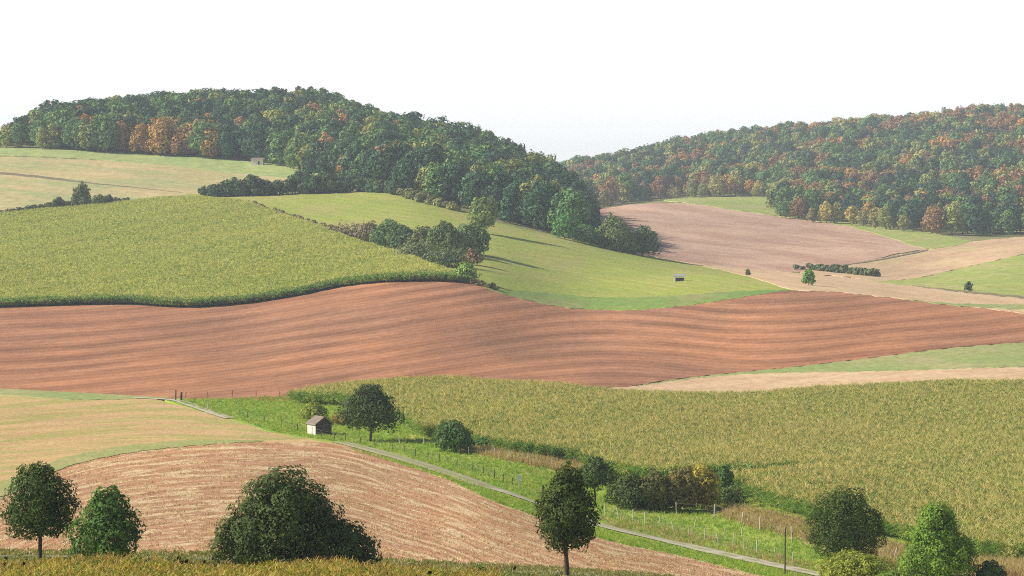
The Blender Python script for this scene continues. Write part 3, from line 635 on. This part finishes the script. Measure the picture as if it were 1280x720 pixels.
def scatter(name, pts, rot, sc, pidx, protos, label, tcol=None, sc3=None):
    me = bpy.data.meshes.new(name); n = len(pts)
    me.vertices.add(n); me.vertices.foreach_set('co', np.asarray(pts, np.float32).ravel())
    def att(k, typ, arr, f='value'):
        a = me.attributes.new(k, typ, 'POINT'); a.data.foreach_set(f, np.asarray(arr).ravel())
    att('rot', 'FLOAT_VECTOR', np.asarray(rot, np.float32), 'vector'); att('sc', 'FLOAT_VECTOR', np.asarray(sc, np.float32), 'vector'); att('pid', 'INT', np.asarray(pidx, np.int32))
    if tcol is not None: att('tcol', 'FLOAT_COLOR', np.concatenate([tcol, np.ones((n, 1))], 1).astype(np.float32), 'color')
    o = bpy.data.objects.new(name, me); COL.objects.link(o)
    gt = bpy.data.node_groups.new(name + '_scatter', 'GeometryNodeTree')
    gt.interface.new_socket('Geometry', in_out='INPUT', socket_type='NodeSocketGeometry'); gt.interface.new_socket('Geometry', in_out='OUTPUT', socket_type='NodeSocketGeometry')
    N = gt.nodes; gi = N.new('NodeGroupInput'); go = N.new('NodeGroupOutput'); ip = N.new('GeometryNodeInstanceOnPoints'); jn = N.new('GeometryNodeJoinGeometry')
    for p in reversed(protos):
        oi = N.new('GeometryNodeObjectInfo'); oi.inputs['Object'].default_value = p; oi.inputs['As Instance'].default_value = True; gt.links.new(oi.outputs['Geometry'], jn.inputs[0])
    def na(k, typ):
        a = N.new('GeometryNodeInputNamedAttribute'); a.data_type = typ; a.inputs['Name'].default_value = k; return a.outputs['Attribute']
    gt.links.new(gi.outputs[0], ip.inputs['Points']); gt.links.new(jn.outputs[0], ip.inputs['Instance'])
    ip.inputs['Pick Instance'].default_value = True; gt.links.new(na('pid', 'INT'), ip.inputs['Instance Index'])
    gt.links.new(na('rot', 'FLOAT_VECTOR'), ip.inputs['Rotation']); gt.links.new(na('sc', 'FLOAT_VECTOR'), ip.inputs['Scale'])
    gt.links.new(ip.outputs[0], go.inputs[0])
    md = o.modifiers.new('scatter', 'NODES'); md.node_group = gt
    return tag(o, label, kind='stuff')
for side in ('left', 'right'):
    rr = [t for t in rest if t[0] == side]
    pts = [(t[1], t[2], t[3]) for t in rr]; rot = [(0, 0, t[7]*6.28) for t in rr]; ss = [[(.74+.46*t[6])*tall(t)*(1.12 if side == 'right' else 1.08)]*3 for t in rr]
    tc = np.array([np.array(PAL[pick(t)])*(.8+.4*t[7]) for t in rr])
    scatter('woodland', pts, rot, ss, [int(t[6]*997) % NP for t in rr], protoB, 'mass of mixed autumn crowns deep in the wood on the %s hill' % side, tc)

# ------------------------------------------------------------------ crops and grass
def region(top, bot, x0, x1, dens, lo=120, hi=3400, seed=1, row=None, rot=0.0):
    g = np.random.default_rng(seed); Tt, Bb = poly(top), poly(bot)
    ds_ = [(float(dist(x, float(Tt(x)), lo, hi)), float(dist(x, float(Bb(x)), lo, hi))) for x in np.linspace(x0, x1, 60)]
    d0, d1 = min(b for a, b in ds_), max(a for a, b in ds_)
    n = int(dens * (x1-x0)/F * (d1*d1-d0*d0)/2)
    px = g.uniform(x0, x1, n); D = np.sqrt(g.uniform(d0*d0, d1*d1, n)); X = (px-CX)/F*D
    if row:
        c, s = math.cos(rot), math.sin(rot); u = X*c + D*s; v = -X*s + D*c; v = np.round(v/row)*row + g.normal(size=n)*.06; X, D = u*c - v*s, u*s + v*c; px = CX + F*X/D
    Z = H(X, D); py = HY - Z*F/D; ok = (py > Tt(px)) & (py < Bb(px)) & (px > x0) & (px < x1)
    return X[ok], D[ok], Z[ok], px[ok], py[ok]
def blade_proto(name, seed, n, h, w, spread, curve, mat, tint=None, tassel=None, matT=None, stalk=True, leafw=None):
    g = np.random.default_rng(seed); V = []; Fc = []; mi = []; ti = []
    def strip(P, W, m, t):
        for k in range(len(P)-1):
            a, b = P[k], P[k+1]; d = np.cross(b-a, (g.normal(), g.normal(), .3)); d /= np.linalg.norm(d)+1e-9
            i = len(V); V.extend([a - d*W[k], a + d*W[k], b + d*W[k+1], b - d*W[k+1]]); Fc.append((i, i+1, i+2, i+3)); mi.append(m); ti.append(t)
    for q in range(n):
        ang = g.random()*6.28; z0 = h*(.25 + .6*g.random()) if stalk else 0; L_ = h*(.32 + .2*g.random()) if stalk else h*(.7+.5*g.random())
        dr = np.array((math.cos(ang), math.sin(ang), 0)); o = np.array((g.normal()*spread, g.normal()*spread, z0)); t = g.random()
        if stalk: P = [o, o + dr*L_*.5 + np.array((0, 0, L_*.42)), o + dr*L_*(1.0+.2*g.random()) + np.array((0, 0, L_*curve))]
        else: P = [o, o + dr*L_*.18 + np.array((0, 0, L_*.6)), o + dr*L_*curve + np.array((0, 0, L_))]
        strip(P, [w, w*.9, w*.15], 0, t)
    if tassel:
        for q in range(tassel):
            o = np.array((g.normal()*spread, g.normal()*spread, h*(.90+.1*g.random()))); dr = np.array((g.normal()*.12, g.normal()*.12, .22))*h*.9
            strip([o, o + dr], [w*.55, w*.35], 1, g.random())
    o = mesh_obj(name, np.array(V), np.array(Fc), [mat, matT or mat], midx=mi, attrs={'tint': np.array(ti)}, link=False)
    return o
def crop_mat(name, c1, c2, c3=None, patch=(.02, .008), trans=.3, var=.8):
    t = NT(name); P = t.coord(); oi = t.n('ObjectInfo'); a = t.n('Attribute'); a.attribute_name = 'tint'
    n1 = t.noise(P, 1, 4, .6, (patch[0], patch[1], 0)); n2 = t.noise(P, 1, 3, .6, (patch[0]*9, patch[1]*9, 0))
    k = t.math('ADD', t.math('MULTIPLY', n1, .6), t.math('MULTIPLY', n2, .4))
    c = t.mix(t.ramp(k, [(.38, 0), (.62, 1)]), c1, c2)
    if c3: c = t.mix(t.ramp(oi.outputs['Random'], [(.55, 0), (.95, 1)]), c, c3)
    v = t.math('ADD', t.math('MULTIPLY', t.math('ADD', a.outputs['Fac'], oi.outputs['Random']), var*.5), 1 - var*.5)
    return t.finish(t.mix(1.0, c, v, 'MULTIPLY'), .6, None, trans, .2)
M['corn_leaf'] = crop_mat('corn_leaf', (.14,.29,.055), (.20,.33,.065), (.36,.36,.10))
M['corn_tassel'] = crop_mat('corn_tassel', (.60,.47,.19), (.61,.52,.19))
M['cornL_leaf'] = crop_mat('left_corn_leaf', (.22,.38,.07), (.30,.42,.08), (.44,.46,.12))
M['cornL_tassel'] = crop_mat('left_corn_tassel', (.62,.60,.17), (.68,.62,.19))
def rnd(n, g, a, b): return g.uniform(a, b, n)
def put(name, reg, protos, label, smin, smax, seed, tilt=.08, hmul=None):
    X, D, Z, px, py = reg; n = len(X); g = np.random.default_rng(seed)
    s = rnd(n, g, smin, smax); sz = s if hmul is None else s*hmul(X, D, px, py)
    rot = np.stack([g.normal(size=n)*tilt, g.normal(size=n)*tilt, g.uniform(0, 6.28, n)], 1)
    print(name, n)
    return scatter(name, np.stack([X, D, Z], 1), rot, np.stack([s, s, sz], 1), g.integers(0, len(protos), n), protos, label)
CORN_B = [(300,493),(380,506),(430,509),(490,527),(530,549),(600,562),(660,573),(720,583),(760,596),(840,606),(890,604),(930,624),(975,642),(1030,655),(1110,674),(1200,697),(1280,706),(1430,715)]
pc = [blade_proto('corn_plant', 40+k, 15, 2.1, .038, .14, .15, M['corn_leaf'], tassel=4, matT=M['corn_tassel']) for k in range(4)]
hm = lambda X, D, px, py: 1 + .05*np.sin(X/9 + D/17) + .05*np.sin(X/4-D/11)
# the corn stands back from a sunken grass bay that runs in from the left
bay = poly([(880,604),(930,602),(1000,598),(1060,594),(1095,591),(1430,585)])
reg = region([(a, b+14) for a, b in CORN_T], CORN_B, 300, 1420, 4.2, lo=300, hi=640, seed=3, row=.75, rot=.5)
X, D, Z, px, py = reg; k = ~((px > 880) & (px < 1090) & (py > bay(px)) & (py < bay(px) + 9*(1-(px-880)/215)))
put('corn', tuple(v[k] for v in reg), pc, 'lower corn field, ripening tan and green, filling the right half', .85, 1.15, 5, hmul=hm)
pl = [blade_proto('corn_plant', 60+k, 18, 2.3, .055, .30, .12, M['cornL_leaf'], tassel=5, matT=M['cornL_tassel']) for k in range(4)]
reg = region([(a, b+7) for a, b in CORNL_T], [(a, b) for a, b in [(-150,388),(0,383.5),(150,379.5),(230,383.5),(300,379.5),(370,369.5),(430,357.5),(480,352.5),(540,350.5),(588,353)]], -150, 588, 2.0, lo=700, hi=1500, seed=4, row=1.1, rot=.9)
pe = [blade_proto('corn_plant', 65+k, 20, 2.3, .09, .25, .12, M['corn_leaf']) for k in range(3)]  # tassel-free edge plants; darker leaf colour stands for the shadowed corn front
regE = region([(a, b-4) for a, b in RED_T if a < 590] + [(592,349)], [(a, b+.8) for a, b in RED_T if a < 590] + [(592,353.5)], -150, 588, 2.5, lo=700, hi=1500, seed=44, row=.8)
put('corn', regE, pe, 'outer rows of the left corn, coloured darker green for its shaded front edge', .9, 1.1, 66)
put('corn', reg, pl, 'left corn field, yellow-green, on the rounded hill above the red field', .85, 1.15, 6, hmul=hm)
# grasses
M['straw'] = crop_mat('straw', (.52,.36,.19), (.58,.43,.24), (.64,.50,.29), trans=.1, var=.3)
M['blade'] = crop_mat('grass_blade', (.26,.40,.06), (.34,.46,.07), (.48,.47,.13), patch=(.08, .05))
M['dryblade'] = crop_mat('dry_grass_blade', (.46,.32,.17), (.56,.42,.23), (.38,.36,.12), patch=(.08, .05))
M['weed'] = crop_mat('yellow_weed', (.17,.27,.035), (.37,.34,.05), (.42,.36,.07), patch=(.25, .2))
M['weedhead'] = crop_mat('weed_flower_head', (.50,.36,.08), (.42,.24,.09))
M['deadhead'] = crop_mat('withered_sunflower_head', (.045,.03,.02), (.06,.04,.025))
ps = [blade_proto('straw', 70+k, 7, .20, .018, .18, .5, M['straw'], stalk=False) for k in range(3)]
reg = region([(a, b+1) for a, b in LOW_T], [(-150,690),(250,693),(500,703),(700,713),(900,728),(1060,760)], -40, 1000, 1.7, hi=470, seed=8)
X, D, Z, px, py = reg; k = (np.sin((py - np.array(lowT(px))*.9)*.967) + rng.normal(size=len(px))*.35) > .15
put('straw_stubble', tuple(v[k] for v in reg), ps, 'pale straw left in rows on the front stubble field', .7, 1.4, 9, tilt=.5)
pg = [blade_proto('grass_tuft', 80+k, 12, .38, .02, .16, .35, M['blade'], stalk=False) for k in range(3)]
M['mblade'] = crop_mat('margin_blade', (.20,.24,.07), (.30,.29,.11), (.42,.36,.18), patch=(.06, .03))
pm = [blade_proto('margin_tuft', 180+k, 12, .36, .05, .16, .35, M['mblade'], stalk=False) for k in range(3)]
PAST_T = [(225,500),(300,498),(350,496),(400,502),(440,508),(500,524),(560,548),(620,560),(700,575),(760,590),(860,606),(960,630),(1060,660),(1160,690)]
PAST_B = [(225,503),(240,508),(300,526),(350,541),(390,548),(440,555),(500,569),(560,588),(620,608),(700,636),(760,655),(850,676),(940,698),(1040,720),(1160,745)]
put('grass', region(PAST_T, PAST_B, 225, 1160, 2.6, hi=620, seed=10), pg, 'lush grass tufts covering the pasture', .5, 1.1, 11)
put('grass', region([(440,561),(500,577),(560,595),(620,615),(700,644),(760,664),(850,685),(940,705),(1020,724)], [(440,563),(500,581),(560,600),(620,628),(700,655),(760,676),(850,695),(940,718),(1020,738)], 440, 1020, 4.0, hi=460, seed=12), pg, 'grass fringe between the track and the front stubble', .5, .95, 13)
put('grass', region([(-100,688),(250,691),(500,701),(700,711),(900,722)], [(-100,720),(250,722),(500,728),(700,735),(900,745)], -100, 900, 3.0, hi=240, seed=30), pm, 'grass fringe along the foreground lane', .4, .8, 31)
pd = [blade_proto('dry_grass_tuft', 90+k, 14, .85, .022, .2, .3, M['dryblade'], stalk=False) for k in range(3)]
put('dry_grass', region([(575,562),(620,563),(700,574),(745,586)], [(575,564),(620,574),(700,590),(745,602)], 575, 745, 4.0, hi=520, seed=14), pd, 'tall dry tan grass along the lower corn', .6, 1.3, 15)
put('dry_grass', region([(905,636),(930,638),(980,648),(1030,660),(1100,680),(1200,700),(1400,712)], [(905,648),(930,658),(980,670),(1030,684),(1100,705),(1200,716),(1400,730)], 905, 1400, 4.0, hi=420, seed=16), pd, 'tall dry reddish grass below the right corn', .6, 1.2, 17)
put('dry_grass', region([(745,648),(860,668),(960,695),(1100,722)], [(745,654),(860,682),(960,704),(1100,740)], 745, 1100, .5, hi=420, seed=18), pd, 'scattered dry stems on the right verge', .5, .9, 19)
pw = [blade_proto('weed', 110+k, 16, 1.1, .035, .2, .03, M['weed'], tassel=(9, 0, 3, 5)[k], matT=M['weedhead']) for k in range(4)]
reg = region([(-150,722),(0,722),(250,724),(480,728),(600,732),(700,742),(900,750),(1430,775)], [(-150,790),(1430,830)], -150, 1400, 3.2, lo=110, hi=205, seed=20)
put('weeds', reg, pw, 'golden yellow-green weeds in a band along the bottom', .6, 1.15, 21, hmul=lambda X, D, px, py: np.where(px < 620, .98, .62)*(1 + .15*np.sin(X/2.1)))
# withered sunflower heads among the weeds
def sunflower():
    mb = MB(); mb.tube([(0,0,0), (.02,0,.8), (.05,0,1.25), (.14,-.04,1.3)], [.02,.018,.015,.015], 5)
    o = np.array((.16,-.1,1.24)); mb.tube([o, o + (.02,-.05,-.02), o + (.03,-.08,-.03)], [.05, .13, .09], 9); return mesh_obj('sunflower', mb.v, mb.f, M['deadhead'], link=False)
sf = sunflower(); gs = np.random.default_rng(5)
for i in range(46):
    px = gs.uniform(0, 600) if i < 42 else gs.uniform(600, 800); Dd = gs.uniform(148, 172); x = (px-CX)/F*Dd
    o = sf.copy(); COL.objects.link(o); o.location = (x, Dd, float(H(x, Dd))); o.rotation_euler = (0, 0, gs.uniform(-1.2, 1.2)); s = gs.uniform(.75, 1.05); o.scale = (s, s, s*.95); o.name = 'sunflower'
    tag(o, 'withered dark sunflower head on a bare stalk among the yellow weeds', 'sunflower', 'withered sunflowers in the weeds')

# ------------------------------------------------------------------ shed, huts, fences
def wood_mat(name, a, b, sx=(1.5, 1.5, .3)):
    t = NT(name); P = t.coord(); n = t.noise(P, 1, 5, .7, (sx[0]*6, sx[1]*6, sx[2]*3)); n2 = t.noise(P, 1.2, 3, .5)
    return t.finish(t.mix(t.ramp(t.math('ADD', t.math('MULTIPLY', n, .6), t.math('MULTIPLY', n2, .4)), [(.35, 0), (.65, 1)]), a, b), .9, t.bump(n, .5, .02))
M['white_wall'] = wood_mat('whitewashed_wall', (.42,.39,.36), (.70,.66,.63)); M['dark_wood'] = wood_mat('dark_boards', (.05,.045,.045), (.12,.105,.10)); M['tile'] = wood_mat('old_brown_roof_tiles', (.17,.13,.11), (.30,.25,.21), (1, 1, 1)); M['post'] = wood_mat('dark_fence_post', (.06,.05,.04), (.13,.11,.09)); M['pale_post'] = wood_mat('pale_grey_stake', (.42,.38,.30), (.60,.55,.45)); M['paint'] = wood_mat('white_paint', (.75,.75,.74), (.82,.82,.80)); M['pink_wall'] = wood_mat('cream_render', (.74,.66,.60), (.80,.74,.70)); M['wire'] = wood_mat('galvanised_wire', (.22,.22,.21), (.30,.30,.29)); M['metal'] = wood_mat('weathered_sheet_metal', (.26,.27,.27), (.36,.37,.36))
def shed():
    x, D, z = ground(398, 544); k = D/F; W, L_, hw, hr = 21*k, 19*k*1.5, 14.5*k, 22.5*k
    r = empty('shed', (x + .1, D + L_*.4, z)); tag(r, 'small field shed with tiled roof and whitewashed left wall beside the spreading tree', 'shed'); r.rotation_euler = (0, 0, R(25))
    w, l = W/2, L_/2
    # ridge runs away from the viewer: the boarded gable faces right-front, coloured dark for its shadow; the white wall faces left
    mb = MB(); mb.add([(-w,-l,0),(-w,-l,hw),(-w,l,hw),(-w,l,0)], [(3,2,1,0)]); mb.add([(-w-.06,-l,0),(-w-.06,-l,hw),(-w-.06,l,hw),(-w-.06,l,0)], [(0,1,2,3)]); mb.build('side_wall', M['white_wall'], r)
    mb = MB()
    for s in (-1, 1):
        mb.add([(-w,s*l,0),(w,s*l,0),(w,s*l,hw),(0,s*l,hr-.08),(-w,s*l,hw)], [(0,1,2,3,4) if s < 0 else (4,3,2,1,0)])
    mb.add([(w,-l,0),(w,l,0),(w,l,hw),(w,-l,hw)], [(0,1,2,3)])
    for i in range(9):
        u = -w + (i+.5)*W/9; zt = hw + (hr-.08-hw)*(1-abs(u)/w) - .04; mb.box((u, -l-.02, zt/2), (W/9-.03, .03, zt))
    mb.build('board_wall', M['dark_wood'], r)
    for s in (-1, 1):
        mb = MB(); a = math.atan2(hr-hw, w); e = .28
        V0 = [(s*(w+e), -l-.25, hw-e*math.tan(a)), (0, -l-.25, hr), (0, l+.25, hr), (s*(w+e), l+.25, hw-e*math.tan(a))]
        V1 = [(p[0], p[1], p[2]+.10) for p in V0]; mb.add(V0+V1, [(0,1,2,3),(7,6,5,4),(0,4,5,1),(1,5,6,2),(2,6,7,3),(3,7,4,0)])
        for i in range(1, 7):
            t = i/7; mb.box((s*(w+e)*(1-t), 0, hw-e*math.tan(a) + (hr-hw+e*math.tan(a))*t + .115), (.10, 2*l+.5, .04))
        mb.build('roof', M['tile'], r)
    mb = MB(); mb.box((w*.2, -l-.06, .95), (.9, .05, 1.8)); d = mb.build('door', M['post'], r); mb = MB(); mb.box((w*.2+.35, -l-.10, 1.0), (.05, .05, .15)); mb.build('handle', M['wire'], d)
    mb = MB(); mb.box((-w-.085, -l*.1, hw*.40), (.05, .55, hw*.62)); mb.build('shutter', M['pale_post'], r)
shed()
def hut():
    x, D, z = ground(322, 206, hi=1700); k = D/F; r = empty('hut', (x, D, z)); tag(r, 'tiny cream hut at the edge of the left wood', 'hut'); r.rotation_euler = (0, 0, R(-8))
    w, l, h = 7.5*k, 3.0, 6.0*k; mb = MB(); mb.box((0, 0, h/2-.2), (2*w, l, h+.4)); mb.build('wall', M['pink_wall'], r)
    mb = MB(); V0 = [(-w-.3,-l/2-.3,h),(w+.3,-l/2-.3,h),(w+.3,l/2+.3,h),(-w-.3,l/2+.3,h),(-w-.3,0,h+1.2),(w+.3,0,h+1.2)]; mb.add(V0, [(0,1,5,4),(2,3,4,5),(0,4,3),(1,2,5),(3,2,1,0)]); mb.build('roof', M['tile'], r)
    mb = MB(); mb.box((w*.3, -l/2-.03, 1.0), (.9, .06, 1.9)); mb.build('door', M['dark_wood'], r)
hut()
def shelter():
    x, D, z = ground(849, 351.5, hi=1200); k = D/F; r = empty('field_shelter', (x, D, z)); tag(r, 'low open-fronted shelter with a pale flat roof standing in the meadow', 'shelter'); r.rotation_euler = (0, 0, R(-10))
    w, l, h = 5.6*k, 2.2, 5.6*k
    mb = MB(); mb.add([(-w-.2,-l/2-.3,h),(w+.5,-l/2-.3,h-.05),(w+.5,l/2,h+.75),(-w-.2,l/2,h+.75),(-w-.2,-l/2-.3,h+.14),(w+.5,-l/2-.3,h+.09),(w+.5,l/2,h+.9),(-w-.2,l/2,h+.9)], [(3,2,1,0),(4,5,6,7),(0,1,5,4),(1,2,6,5),(2,3,7,6),(3,0,4,7)]); mb.build('roof', M['metal'], r)
    mb = MB(); mb.box((-w+.1, -.1, h/2-.1), (.5, l, h-.1)); mb.build('side_wall', M['paint'], r)
    mb = MB(); mb.box((0, l/2-.1, h/2-.25), (2*w, .1, h-.2)); mb.box((-w*.35, -l/2+.4, h*.42), (w*1.0, .1, h*.75)); mb.build('shade_back_wall', M['dark_wood'], r)  # back wall and inner panel coloured dark for the shade under the roof
    for s in (.2, 1):
        mb = MB(); mb.box((s*w, -l/2, h/2-.2), (.14, .14, h)); mb.build('post', M['post'], r)
shelter()
def fence(pts, ph, pr, mat, label, wires=2, lo=120, hi=3400, seed=1, lean=.06):
    g = np.random.default_rng(seed); W = [np.array(ground(a, b, lo, hi)) for a, b in pts]; r = empty('fence', tuple(W[0])); tag(r, label, 'fence'); tops = []
    for w in W:
        p = w - W[0]; h = ph*(.85 + .3*g.random()); mb = MB(); l = g.normal(size=2)*lean
        mb.tube([p + (0, 0, -.3), p + (l[0]*.5, l[1]*.5, h*.5), p + (l[0], l[1], h)], [pr*1.05, pr, pr*.92], 7); mb.build('post', mat, r); tops.append((p, l, h))
    for q in range(wires):
        f = .9 - q*.35; mb = MB(); mb.tube([p + (l[0]*f, l[1]*f, h*f) for p, l, h in tops], [.006]*len(tops), 4); mb.build('wire', M['wire'], r)
fence([(300,519),(309,522),(330,528),(352,533),(372,538),(402,547),(418,549),(432,552),(450,555),(469,559),(491,564),(505,567),(519,571),(535,575),(550,579),(560,581),(571,584),(591,590),(604,594),(618,599),(629,603),(640,606)], 1.15, .065, M['post'], 'pasture fence of short dark posts along the far side of the track', seed=2)
fence([(500,556),(530,556),(552,563),(566,567),(586,568),(618,572),(638,575),(660,580),(690,586)], 1.15, .07, M['pale_post'], 'fence of pale posts along the edge of the lower corn', seed=3)
fence([(756,646),(774,649),(791,653),(806,656),(824,660),(843,667),(862,671),(881,677),(899,682),(916,685),(930,688),(946,693),(970,700),(990,706)], 1.45, .06, M['pale_post'], 'netting fence of pale leaning stakes on the right verge', wires=4, seed=4, lean=.16)
fence([(784,634),(815,637),(846,643),(893,648),(927,656),(950,664),(990,676)], 1.5, .085, M['pale_post'], 'upper fence of pale posts below the thicket', seed=5, lean=.12)
fence([(232,498),(260,497),(290,496.5),(320,496),(350,496),(380,501)], 1.2, .06, M['post'], 'short fence of dark posts under the red field', seed=6, hi=650)
for (a, b, h_, r_, m, nm, lb) in ((219.5, 501, 2.0, .13, 'post', 'gate_post', 'left one of two dark gate posts at the red field corner'), (226.5, 501, 1.6, .2, 'post', 'gate_post', 'right, stouter one of two dark gate posts at the red field corner'),
        (678, 625, 1.7, .14, 'post', 'post', 'stout dark post at the track beside the egg-shaped tree'), (260, 512, 1.3, .10, 'pale_post', 'post', 'single pale post beside the pale farm track'),
        (981, 721, 4.6, .07, 'post', 'pole', 'thin tall dark pole beside the track at lower right'), (1118, 704, 1.6, .06, 'pale_post', 'stake', 'leaning pale stake between the domed and the cone-shaped trees'),
        (904, 676, 1.5, .05, 'pale_post', 'stake', 'pale stake upper left of a group inside the right verge'), (927, 672, 1.7, .05, 'pale_post', 'stake', 'pale stake in the dry grass edge of the right verge'), (868, 662, 1.4, .05, 'pale_post', 'stake', 'pale stake in the green below the olive-brown bush')):
    x, D, z = ground(a, b); mb = MB(); mb.tube([(0,0,-.3), (.03,0,h_*.5), (.05 if nm != 'stake' else .25, 0, h_-.06), (.05 if nm != 'stake' else .25, 0, h_)], [r_, r_*.95, r_*.9, r_*.55], 8)
    o = mb.build(nm, M[m]); o.location = (x, D, z); tag(o, lb, nm.replace('_', ' '), 'gate posts' if nm == 'gate_post' else None)
x, D, z = ground(649, 613); r = empty('sign', (x, D, z)); tag(r, 'small white sign on a post in the pasture by the track', 'sign')
mb = MB(); mb.tube([(0,0,-.2), (0,0,1.6)], [.05, .05], 7); mb.build('post', M['pale_post'], r)
mb = MB(); mb.box((0,-.06,1.62), (.50,.03,.62)); mb.build('panel', M['paint'], r); mb = MB(); mb.box((0,-.08,1.22), (.36,.03,.14)); mb.build('small_panel', M['paint'], r)

# ------------------------------------------------------------------ air
HZ = 0.00011
import bmesh
bm = bmesh.new(); bmesh.ops.create_cube(bm, size=1); me = bpy.data.meshes.new('haze'); bm.to_mesh(me); bm.free()
zmin = float(ZT.min()) - 1.5 - 3; hz = bpy.data.objects.new('haze', me); COL.objects.link(hz)
ztop = 150; hz.scale = (8200, 6700, ztop - zmin); hz.location = (0, 3150, (ztop + zmin)/2); tag(hz, 'thin blue air between the viewer and the hills', kind='stuff')
m = bpy.data.materials.new('haze_air'); m.use_nodes = True; nt = m.node_tree; nt.nodes.clear(); o = nt.nodes.new('ShaderNodeOutputMaterial'); v = nt.nodes.new('ShaderNodeVolumePrincipled')
v.inputs['Density'].default_value = HZ; v.inputs['Color'].default_value = (.78, .88, 1, 1); v.inputs['Anisotropy'].default_value = .0; nt.links.new(v.outputs[0], o.inputs['Volume']); me.materials.append(m)

# ------------------------------------------------------------------ light
SUN_EL, SUN_AZ = 34.0, -87.0          # azimuth from +y (the view direction), negative = left
d = np.array((math.sin(R(SUN_AZ))*math.cos(R(SUN_EL)), math.cos(R(SUN_AZ))*math.cos(R(SUN_EL)), math.sin(R(SUN_EL))))
sl = bpy.data.lights.new('sun', 'SUN'); sl.energy = 5.0; sl.angle = R(.5); sl.color = (1, .93, .81); so = bpy.data.objects.new('sun', sl); COL.objects.link(so)
import mathutils
so.rotation_euler = mathutils.Vector(d).to_track_quat('Z', 'Y').to_euler()
w = bpy.data.worlds.new('World'); scene.world = w; w.use_nodes = True; nt = w.node_tree; nt.nodes.clear()
out = nt.nodes.new('ShaderNodeOutputWorld'); bg = nt.nodes.new('ShaderNodeBackground'); sk = nt.nodes.new('ShaderNodeTexSky'); sk.sky_type = 'NISHITA'; sk.sun_disc = False
sk.sun_elevation = R(SUN_EL); sk.sun_rotation = R(SUN_AZ); sk.air_density = 1.0; sk.dust_density = 1.5; sk.altitude = 200
bg.inputs['Strength'].default_value = .055
# milky band of high thin cloud near the horizon
tc = nt.nodes.new('ShaderNodeTexCoord'); sp = nt.nodes.new('ShaderNodeSeparateXYZ'); nt.links.new(tc.outputs['Generated'], sp.inputs[0])
rp = nt.nodes.new('ShaderNodeValToRGB'); rp.color_ramp.elements[0].position = 0.085; rp.color_ramp.elements[0].color = (1,1,1,1); rp.color_ramp.elements[1].position = .5; rp.color_ramp.elements[1].color = (.0,.0,.0,1)
e = rp.color_ramp.elements.new(.16); e.color = (.35,.35,.35,1)
nt.links.new(sp.outputs[2], rp.inputs[0]); mx = nt.nodes.new('ShaderNodeMix'); mx.data_type = 'RGBA'; nt.links.new(rp.outputs[0], mx.inputs[0]); nt.links.new(sk.outputs[0], mx.inputs[6]); mx.inputs[7].default_value = (16.2, 16.2, 16.1, 1)
nt.links.new(mx.outputs[2], bg.inputs[0]); nt.links.new(bg.outputs[0], out.inputs[0])

scene.view_settings.view_transform = 'Standard'; scene.view_settings.look = 'None'; scene.view_settings.exposure = 0.45; scene.view_settings.gamma = 1
scene.render.engine = 'CYCLES'; scene.cycles.max_bounces = 5; scene.cycles.diffuse_bounces = 2; scene.cycles.transparent_max_bounces = 4; scene.cycles.volume_bounces = 0
scene.cycles.pixel_filter_type = 'BLACKMAN_HARRIS'; scene.cycles.filter_width = 1.05; scene.cycles.use_denoising = False; scene.cycles.transmission_bounces = 2
